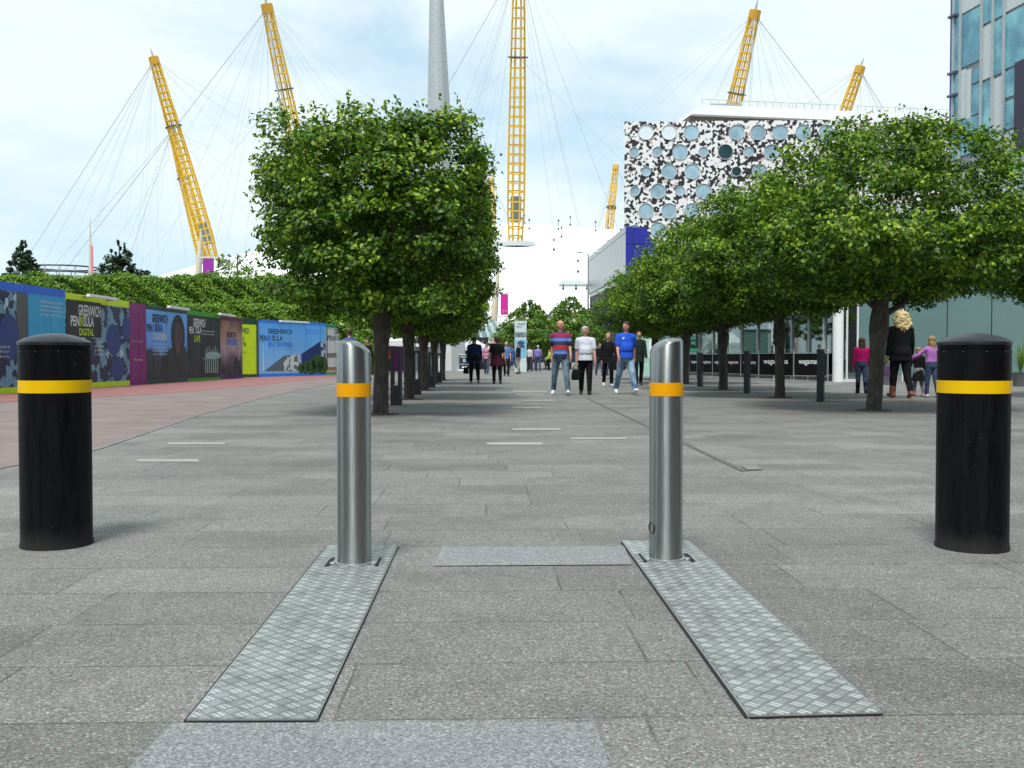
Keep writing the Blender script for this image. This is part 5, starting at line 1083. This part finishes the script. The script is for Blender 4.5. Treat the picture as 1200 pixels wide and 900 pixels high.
    o = b.build('body', skin or SKIN, root, False, world=False); md = o.modifiers.new('r', 'REMESH'); md.mode = 'VOXEL'; md.voxel_size = res; md.adaptivity = 0
    sm = o.modifiers.new('s', 'SMOOTH'); sm.factor = .5; sm.iterations = 3 if res < .016 else 2
    dg = bpy.context.evaluated_depsgraph_get(); me = bpy.data.meshes.new_from_object(o.evaluated_get(dg)); o.modifiers.clear(); old = o.data; o.data = me; bpy.data.meshes.remove(old); me.name = 'body'
    nv = len(me.vertices); co = np.empty(nv*3); me.vertices.foreach_get('co', co); co = co.reshape(-1, 3); no = np.empty(nv*3); me.vertices.foreach_get('normal', no); no = no.reshape(-1, 3)
    fv = [tuple(p.vertices) for p in me.polygons]; fc = np.array([co[list(f)].mean(0) for f in fv])-np.array(dz)
    best = np.full(len(fv), 1e9); zone = np.zeros(len(fv), int); zn = sorted(set(p[5] for p in prims))
    for k, a, c, r0, r1, z in prims:
        if k == 'c':
            A_, B_ = np.array(a), np.array(c); ab_ = B_-A_; tt = np.clip(((fc-A_)@ab_)/(ab_@ab_+1e-9), 0, 1); d = np.linalg.norm(fc-A_-tt[:, None]*ab_, axis=1)-(r0+(r1-r0)*tt)
        elif k == 'l':
            pv = np.array(piv); q = (fc-pv)@np.array(c)+pv; arr = np.array(a); zz = arr[:, 1]
            yc = np.interp(q[:, 2], zz, arr[:, 0]); rx_ = np.interp(q[:, 2], zz, arr[:, 2]); ry_ = np.interp(q[:, 2], zz, arr[:, 3])
            d = (np.hypot(q[:, 0]/rx_, (q[:, 1]-yc)/ry_)-1)*ry_+np.maximum(0, zz[0]-q[:, 2])+np.maximum(0, q[:, 2]-zz[-1])
        else:
            q = fc-np.array(a)
            if r0 is not None: q = q@np.array(r0)
            rr = np.array(c); d = (np.linalg.norm(q/rr, axis=1)-1)*rr.min()
        m = d < best; best[m] = d[m]; zone[m] = zn.index(z)
    def garment(nm, zs, m, off, extraf=None):
        sel = [i for i in range(len(fv)) if zn[zone[i]] in zs and (extraf is None or extraf(fc[i]))]
        if not sel: return None
        used = {}; V = []; F = []
        for i in sel:
            f = []
            for vi in fv[i]:
                if vi not in used: used[vi] = len(V); V.append(tuple(co[vi]+no[vi]*off))
                f.append(used[vi])
            F.append(tuple(f))
        g = MB(); g.v = V; g.f = F; g.mi = [0]*len(F); g = g.build(nm, m, root, True, world=False, fix=False); return g
    me.materials.clear(); me.materials.append(skin or SKIN); me.polygons.foreach_set('use_smooth', [True]*len(me.polygons))
    garment('trousers' if not skirt else 'leggings', ['bottom'], bottom, .006); garment('jacket' if jacket else 'shirt', ['top'], top, .014)
    for s in (-1, 1): garment('shoe' if not boots else 'boot', ['shoe%d' % s], shoes, .009)
    # shirt hem flare over the trousers
    hem = MB(); w = .165*hb*jk; d_ = (.118+belly*.55)*hb*jk; z1, z0 = (1.06, .86) if not jacket else (1.0, .74); rings = []
    rnd = random.Random(int(px*7+py))
    vs = []; n = 28
    for j in range(5):
        f = j/4; z = z1+(z0-z1)*f
        for k in range(n):
            a = 2*math.pi*k/n; rp = 1+.025*math.sin(a*5+px)*f+.015*math.sin(a*9)*f; c_ = up((0, .012+belly*.3, z)); vs.append(tuple(Vector((math.cos(a)*(w*(.8+.21*f**.6))*rp, math.sin(a)*(d_*(.8+.22*f**.6))*rp, 0))+c_+dz))
    hem.add(vs, [(j*n+k, j*n+(k+1) % n, (j+1)*n+(k+1) % n, (j+1)*n+k) for j in range(4) for k in range(n)]); hem.build('shirt_hem' if not jacket else 'coat_skirt', top, root, True, world=False)
    if skirt is not None:
        sk = MB(); vs = []
        for j in range(5):
            f = j/4; z = .98-.46*f
            for k in range(n): a = 2*math.pi*k/n; rr = 1+.06*math.sin(a*7)*f; vs.append((math.cos(a)*(.15+.1*f)*rr, math.sin(a)*(.13+.1*f)*rr, z+dz.z))
        sk.add(vs, [(j*n+k, j*n+(k+1) % n, (j+1)*n+(k+1) % n, (j+1)*n+k) for j in range(4) for k in range(n)]); sk.build('skirt', skirt, root, True, world=False)
    # fingers grafted onto the body mesh
    fm = MB(); fm.v = [tuple(v) for v in co]; fm.f = fv; fm.mi = [0]*len(fv)
    for s, wr, d2, fwd, pal in hands:
        inn = d2.cross(fwd); inn = inn if inn.x*s < 0 else -inn
        for i, L_ in enumerate((.068, .078, .072, .056)):
            a = pal+fwd*(.027-.0175*i)+d2*.03; m1 = a+d2*L_*.5+inn*.008; m2 = a+d2*L_*.85+inn*.028; e = a+d2*L_*.95+inn*.045
            fm.tube([a+dz, m1+dz, m2+dz, e+dz], [.0098, .0092, .0085, .006], 6)
        a = pal+fwd*.03-d2*.02; fm.tube([a+dz, a+fwd*.02+d2*.03+inn*.012+dz, a+fwd*.022+d2*.062+inn*.03+dz], [.012, .0105, .007], 6)
    nm2 = fm.build('body', skin or SKIN, None, True, world=False, fix=False); o.data = nm2.data; bpy.data.objects.remove(nm2)
    def P(v): return tuple(Vector(hd(v))+dz)
    if hair is not None and not bald:
        h = MB()
        def hs_(c, r): h.sph(P(c), tuple(x*hs for x in r), 10, 7, H)
        if hairstyle == 'short': hs_((0, -.02, .04), (.088, .098, .085)); hs_((0, -.05, -.0), (.078, .065, .075)); hs_((0, .038, .088), (.06, .045, .026))
        elif hairstyle == 'grey': hs_((0, -.025, .045), (.086, .095, .082)); hs_((0, -.055, -.01), (.078, .058, .07)); hs_((0, .04, .088), (.06, .05, .03))
        elif hairstyle == 'bob': hs_((0, -.02, .035), (.096, .108, .095)); hs_((0, -.05, -.04), (.09, .065, .085))
        elif hairstyle == 'long':
            hs_((0, -.02, .035), (.098, .108, .095)); hs_((0, -.065, -.1), (.098, .06, .15)); hs_((0, -.085, -.26), (.085, .045, .18)); hs_((.03, -.09, -.4), (.05, .03, .12)); hs_((-.03, -.09, -.37), (.05, .03, .12))
            for s in (-1, 1): hs_((s*.07, -.01, -.06), (.03, .055, .14))
        elif hairstyle == 'curly':
            rg = random.Random(5); hs_((0, -.02, .03), (.145, .13, .125)); hs_((0, -.06, -.12), (.175, .1, .16))
            for k in range(150):
                a = rg.uniform(0, 6.28); e_ = rg.uniform(-1.0, 1.2); zz = .01+.13*math.sin(e_); w_ = 1.0 if e_ > 0 else 1.1
                if math.sin(a) > .35 and e_ < .5: continue
                hs_((math.cos(a)*math.cos(e_)*.15*w_, -.03+math.sin(a)*math.cos(e_)*.13, zz-(.07 if rg.random() < .5 else 0)), (rg.uniform(.018, .034),)*3)
            for k in range(90):
                a = rg.uniform(-1.0, 1.0); hs_((a*.185*(1-abs(a)*.1), -.12-rg.uniform(0, .04), -.03-rg.uniform(0, .27)*(1-.45*abs(a))), (rg.uniform(.018, .032),)*3)
        hm = h.build('hair', hair, root, True, world=False)
        if hairstyle != 'curly' or True:
            md = hm.modifiers.new('r', 'REMESH'); md.mode = 'VOXEL'; md.voxel_size = .012; s2 = hm.modifiers.new('s', 'SMOOTH'); s2.iterations = 2 if hairstyle != 'curly' else 1
            dg = bpy.context.evaluated_depsgraph_get(); m2 = bpy.data.meshes.new_from_object(hm.evaluated_get(dg)); hm.modifiers.clear(); hm.data = m2; m2.polygons.foreach_set('use_smooth', [True]*len(m2.polygons))
    if detail:
        for s in (-1, 1):
            e = MB(); e.sph(P((s*.031, .083, .008)), (.014, .008, .009), 8, 6, H); e.build('eye', mat('eye_dark', (0.05, 0.035, 0.03), 0.3), root, True, world=False)
            e = MB(); e.tube([P((s*.016, .094, .035)), P((s*.047, .086, .033))], .005, 5); e.build('eyebrow', mat('brow', (0.09, 0.06, 0.045), 0.8), root, world=False)
        e = MB(); e.sph(P((0, .082, -.052)), (.024, .008, .007), 10, 5, H); e.build('mouth', mat('lips', (0.3, 0.09, 0.08), 0.5), root, True, world=False)
    if collar is not None:
        c_ = MB(); vs = []; n = 20
        for j, (rr, z) in enumerate(((.07, 1.475), (.085, 1.46), (.105, 1.44))):
            for k in range(n):
                a = 2*math.pi*k/n; f = max(0, math.sin(a)); vs.append(tuple(up((math.cos(a)*rr, math.sin(a)*rr*.85+.012, z-.03*f*(j+1)/2))+dz))
        c_.add(vs, [(j*n+k, j*n+(k+1) % n, (j+1)*n+(k+1) % n, (j+1)*n+k) for j in range(2) for k in range(n)]); c_.build('collar', collar, root, True, world=False)
    if extra: extra(root, up, dz, hands, S)
    M = Matrix.Translation(p0)@Matrix.Rotation(R(face), 4, 'Z')@Matrix.Scale(S, 4)
    return root, [M@(h[4]+h[2]*.06+dz) for h in hands]
def stripes():
    m, nt, p, out = nt_new('striped_cotton'); q = N(nt); x, y, z = q.sep(q.obj()); nv = (0.012, 0.018, 0.06); rd = (0.42, 0.02, 0.04); lb = (0.12, 0.22, 0.58)
    f = q.m('DIVIDE', q.m('SUBTRACT', z, .8), .72)
    q.l(q.ramp(f, [(0, (.2, .01, .03)), (.13, nv), (.24, lb), (.39, (.5, .025, .03)), (.52, nv), (.66, lb), (.77, nv), (.8, (.3, .01, .08)), (.93, nv)], 'CONSTANT'), p.inputs['Base Color']); p.inputs['Roughness'].default_value = .8; return m
def denim(name, a, b_):
    m, nt, p, out = nt_new(name); q = N(nt); o = q.obj(); x, y, z = q.sep(o); f = q.m('ADD', q.noise(7, 4, o), q.m('MULTIPLY', q.m('ABSOLUTE', q.m('SUBTRACT', z, .62)), -.35))
    q.l(q.ramp(f, [(.25, a), (.6, b_)]), p.inputs['Base Color']); p.inputs['Roughness'].default_value = .85; q.bump(q.noise(9, 3, o), p, .5, .03); return m
def cloth(name, c, v=.18): return mat(name, c, .85, var=v, scale=7, bump=.9, spec=.12)
J1 = denim('washed_denim', (.035, .07, .12), (.17, .26, .33)); J2 = denim('bright_denim', (.04, .11, .24), (.3, .43, .55)); JD = denim('dark_denim', (.015, .03, .07), (.05, .08, .16))
BLK = cloth('black_cloth', (.012, .012, .014)); WSH = cloth('white_cotton', (.62, .66, .76), .06); BPO = cloth('royal_blue_cotton', (.025, .1, .62), .12); NVY = cloth('navy_cloth', (.015, .028, .09)); MRN = cloth('maroon_cloth', (.07, .012, .03))
TRN = mat('white_trainer', (.7, .72, .72), .5, var=.05); BSH = mat('black_shoe', (.015, .014, .014), .4)
HB_ = mat('brown_hair', (.05, .028, .018), .6, var=.3, scale=30); HG = mat('grey_hair', (.42, .42, .41), .7, var=.15, scale=30); HK = mat('dark_hair', (.015, .012, .011), .55, var=.3, scale=30); HY = mat('blonde_hair', (.62, .5, .24), .6, var=.35, scale=40); HL = mat('light_brown_hair', (.3, .2, .09), .6, var=.35, scale=30)
def bag(name, label, cat, c, size, m, strap=.2, sag=.8):
    t = T(name, label, cat, c); b = MB(); w, d, h = size; prof = []
    for j in range(7):
        f = j/6; k = (1-.35*(f**3))*(1 if f > .05 else .9); prof += [(math.copysign(abs(math.cos(a))**.5, math.cos(a))*w/2*k, math.copysign(abs(math.sin(a))**.5, math.sin(a))*d/2*k, -h+h*f) for a in [2*math.pi*q/16 for q in range(16)]]
    b.add([Vector(p_)+c for p_ in prof], [(j*16+k, j*16+(k+1) % 16, (j+1)*16+(k+1) % 16, (j+1)*16+k) for j in range(6) for k in range(16)]+[tuple(range(15, -1, -1)), tuple(96+k for k in range(16))]); b.build('pouch', m, t, True)
    b = MB(); b.tube([c+Vector((-w*.3, 0, -.02)), c+Vector((-w*.2, 0, strap*.7)), c+Vector((0, 0, strap)), c+Vector((w*.2, 0, strap*.7)), c+Vector((w*.3, 0, -.02))], .009, 6, cap=False); b.build('handle', m, t, True); return t
def polo_bits(root, up, dz, hands, S):
    b = MB(); c = up((.085, .118, 1.34))+dz; b.box(c, (.055, .01, .05)); b.build('chest_badge', TXW, root, world=False)
    for h in hands: pass
def coat_tied(root, up, dz, hands, S):
    b = MB(); n = 26; vs = []
    for j in range(6):
        f = j/5; z = 1.02-.36*f
        for k in range(n): a = 2*math.pi*k/n; rr = 1+.07*math.sin(a*4+1)*f; vs.append((math.cos(a)*(.165+.11*f)*rr, math.sin(a)*(.14+.05*f)*rr-.02*f, z+dz.z-.03*math.sin(a*3)*f))
    b.add(vs, [(j*n+k, j*n+(k+1) % n, (j+1)*n+(k+1) % n, (j+1)*n+k) for j in range(5) for k in range(n)]); b.build('tied_coat', MRN, root, True, world=False)
REDT = mat('red_trim', (.6, .03, .04), .8)
person('bald man in a navy, red and blue striped polo shirt, washed jeans and white trainers', 657, 463, 1.82, 172, ((13, 3), (-9, 10)), ((6, 9, 22), (-16, 6, 18)), SKIN2, stripes(), J1, TRN, HB_, bald=True, spread=.13, build=1.1, belly=.03, headyaw=38, res=.0145, detail=True, collar=TXW)
r_, hh = person('grey haired older man in a white short sleeved shirt and black trousers', 686, 462.5, 1.68, 176, ((8, 3), (-12, 8)), ((8, 8, 14), (-10, 7, 20)), SKIN2, WSH, BLK, BSH, HG, 'grey', build=1.16, belly=.045, headyaw=45, headtilt=6, res=.0145, detail=True, collar=WSH)
bag('carrier_bag', 'black carrier bag hanging from the right hand of the man in the white shirt', 'bag', hh[0]+Vector((0, 0, -.1)), (.24, .12, .26), BLK, .12) if False else bag('carrier_bag', 'black carrier bag in the hand of the grey haired man in the white shirt', 'bag', max(hh, key=lambda v: -v.x)+Vector((0, 0, -.12)), (.24, .12, .26), BLK, .13)
person('dark haired man in a royal blue polo shirt, bright jeans and white trainers', 733, 462, 1.82, 186, ((22, 4), (-14, 14)), ((-16, 8, 14), (14, 7, 22)), SKIN2, BPO, J2, TRN, HB_, 'short', spread=.10, build=1.14, belly=.05, headyaw=-42, res=.0145, detail=True, collar=REDT, extra=polo_bits)
r_, hh = person('person in black half hidden behind the man in the blue polo shirt', 712.5, 452.8, 1.72, 180, ((10, 4), (-14, 16)), ((14, 14, 30), (-6, 8, 10)), None, BLK, BLK, TRN, HL, 'bob', sleeve='long', jacket=True)
bag('shoulder_bag', 'large black bag carried by the person in black beside the blue polo man', 'bag', hh[0]+Vector((-.05, -.05, .12)), (.55, .22, .45), BLK, .25)
person('person in a dark jacket just right of the man in the blue polo shirt', 748.5, 451.8, 1.80, 180, ((-10, 12), (12, 4)), ((8, 8, 14), (-8, 8, 12)), None, cloth('olive_black_cloth', (.02, .03, .025)), BLK, BSH, HB_, 'short', sleeve='long', jacket=True)
r_, hh = person('woman seen from behind in a navy jacket and black trousers at the left trees', 556, 449.5, 1.66, 6, ((8, 4), (-10, 12)), ((-4, 10, 6), (6, 10, 10)), None, NVY, BLK, mat('pink_sole', (.4, .2, .2), .6), HK, 'short', sleeve='long', build=1.22, hips=1.25, jacket=True)
bag('handbag', 'small black handbag in the left hand of the woman in the navy jacket', 'handbag', min(hh, key=lambda v: v.x)+Vector((-.03, 0, -.14)), (.2, .1, .24), BLK, .15)
person('person from behind in a black tee shirt, maroon coat tied at the waist', 582.5, 450, 1.66, 2, ((10, 6), (-8, 20)), ((2, 16, 8), (-6, 16, 12)), None, BLK, BLK, BSH, HB_, 'bob', build=1.12, hips=1.1, extra=coat_tied)
person('woman in a pink checked top between the navy jacket and the black tee shirt', 570, 438.8, 1.74, 170, ((12, 4), (-10, 10)), ((8, 8, 30), (-6, 8, 10)), None, blobs('pink_check', (.25, .06, .12), (.55, .3, .4), (.3, .3, .35), 14, .5, .1), JD, BSH, HB_, 'bob', sleeve='long', res=.025)
person('man in a red and white top just right of the black tee shirt', 593.5, 441, 1.74, 175, ((10, 4), (-12, 12)), ((8, 8, 20), (-6, 8, 10)), SKIN2, cloth('blue_white_cloth', (.12, .2, .42)), BLK, BSH, HB_, bald=True, res=.025)
person('person in a blue denim jacket and jeans left of the information totem', 601, 438, 1.72, 60, ((22, 4), (-20, 14)), ((8, 8, 20), (-6, 8, 10)), None, cloth('denim_blue_cloth', (.05, .12, .32)), JD, BSH, HK, 'bob', sleeve='long', res=.025, jacket=True)
person('tall person in a black coat just left of the information totem', 607.5, 438.4, 1.78, 120, ((8, 4), (-6, 6)), ((8, 8, 20), (-6, 8, 10)), None, BLK, cloth('beige_cloth', (.4, .33, .26)), BSH, HB_, 'short', sleeve='long', res=.025, jacket=True)
person('man in a white shirt and dark trousers just right of the information totem', 620.5, 435.6, 1.74, 10, ((8, 4), (-10, 8)), ((8, 8, 10), (-6, 8, 10)), None, cloth('plain_white_cloth', (.6, .62, .62), .05), cloth('charcoal_cloth', (.04, .045, .05)), BSH, HB_, 'short', res=.03)
person('man in a lilac shirt and dark jeans walking away beyond the totem', 630.5, 435.2, 1.80, 4, ((8, 4), (-10, 8)), ((-4, 10, 20), (6, 10, 20)), None, cloth('lilac_cloth', (.25, .2, .5)), JD, BSH, HG, 'short', sleeve='long', res=.025, build=1.1)
person('person in navy clothes between the white shirted and lilac shirted men', 625.3, 434.2, 1.72, 4, ((8, 4), (-10, 8)), ((-4, 8, 10), (6, 8, 10)), None, NVY, cloth('plum_cloth', (.05, .03, .09)), BSH, HK, 'short', sleeve='long', res=.03)
person('person in a yellow green hi vis vest before the green trees', 644, 434.5, 1.62, 90, ((60, 70), (30, 60)), ((20, 8, 40), (10, 8, 30)), None, mat('hi_vis_cloth', (.4, .6, .05), .8), BLK, BSH, HK, 'short', sleeve='long', res=.03)
person('person in black walking between the white shirted and blue polo men', 702.5, 440.3, 1.70, 200, ((12, 4), (-10, 10)), ((8, 8, 20), (-6, 8, 10)), None, BLK, JD, BSH, HK, 'bob', sleeve='long', res=.025, jacket=True)
person('person in a pale top close behind the black bag', 709.0, 440.3, 1.66, 185, ((12, 4), (-10, 10)), ((8, 8, 20), (-6, 8, 10)), None, cloth('pale_cloth', (.5, .5, .5)), JD, BSH, HL, 'bob', res=.025)
person('person in a bright orange red shirt and black trousers beyond the left trees', 455, 435.5, 1.76, 190, ((12, 4), (-10, 10)), ((8, 12, 20), (-6, 12, 10)), None, cloth('orange_red_cloth', (.75, .06, .03)), BLK, BSH, HK, 'short', res=.025)
person('person in a blue shirt just behind the top of the left steel bollard', 410, 455, 1.78, 10, ((8, 4), (-10, 8)), ((-4, 8, 10), (6, 8, 10)), None, cloth('mid_blue_cloth', (.06, .1, .3)), BLK, BSH, HB_, 'short', res=.02)
person('dark haired woman in black partly hidden by the nearest left tree trunk', 431.5, 447, 1.66, 140, ((8, 4), (-10, 8)), ((8, 10, 50), (6, 8, 60)), None, BLK, cloth('pale_grey_cloth', (.3, .33, .34)), BSH, HK, 'bob', sleeve='long', res=.022)
MAGC = cloth('magenta_cloth', (.55, .015, .16)); LIL = cloth('orchid_cloth', (.52, .2, .62)); BRN = mat('tan_boot_leather', (.22, .08, .04), .5, var=.25)
r_, hh = person('curly blonde woman seen from behind in a black coat and tan boots', 1055, 466.5, 1.93, 4, ((10, 4), (-7, 16)), ((-2, 10, 10), (8, 14, 16)), None, BLK, cloth('black_leggings', (.012, .013, .016)), BRN, HY, 'curly', sleeve='long', build=1.22, hips=1.12, jacket=True, boots=True, res=.018)
bag('purple_bag', 'small purple bag in the left hand of the curly blonde woman', 'bag', min(hh, key=lambda v: v.x)+Vector((0, 0, -.12)), (.17, .1, .24), cloth('dusty_purple_cloth', (.2, .12, .24)), .13)
person('girl in a magenta jacket and dark jeans left of the nearest right tree trunk', 1009.5, 461.5, 1.40, -8, ((6, 4), (-6, 8)), ((4, 8, 10), (6, 8, 16)), None, MAGC, JD, BLK, HB_, 'long', sleeve='long', child=True, build=1.12, res=.02, boots=True)
person('long haired girl in an orchid pink top and dark jeans beside the right black bollard', 1091.5, 466, 1.38, 6, ((8, 4), (-6, 10)), ((30, 40, 20), (6, 8, 16)), None, LIL, JD, TRN, HL, 'long', sleeve='long', child=True, build=1.1, res=.02)
person('smallest girl in a black skirt and pink shoes between the woman and the older girl', 1076, 464.5, 1.14, 10, ((8, 4), (-6, 10)), ((10, 20, 20), (6, 12, 16)), None, BLK, cloth('pale_legging', (.25, .24, .28)), mat('pink_shoe', (.55, .13, .16), .5), HL, 'bob', sleeve='long', child=True, build=1.12, skirt=BLK, res=.02)
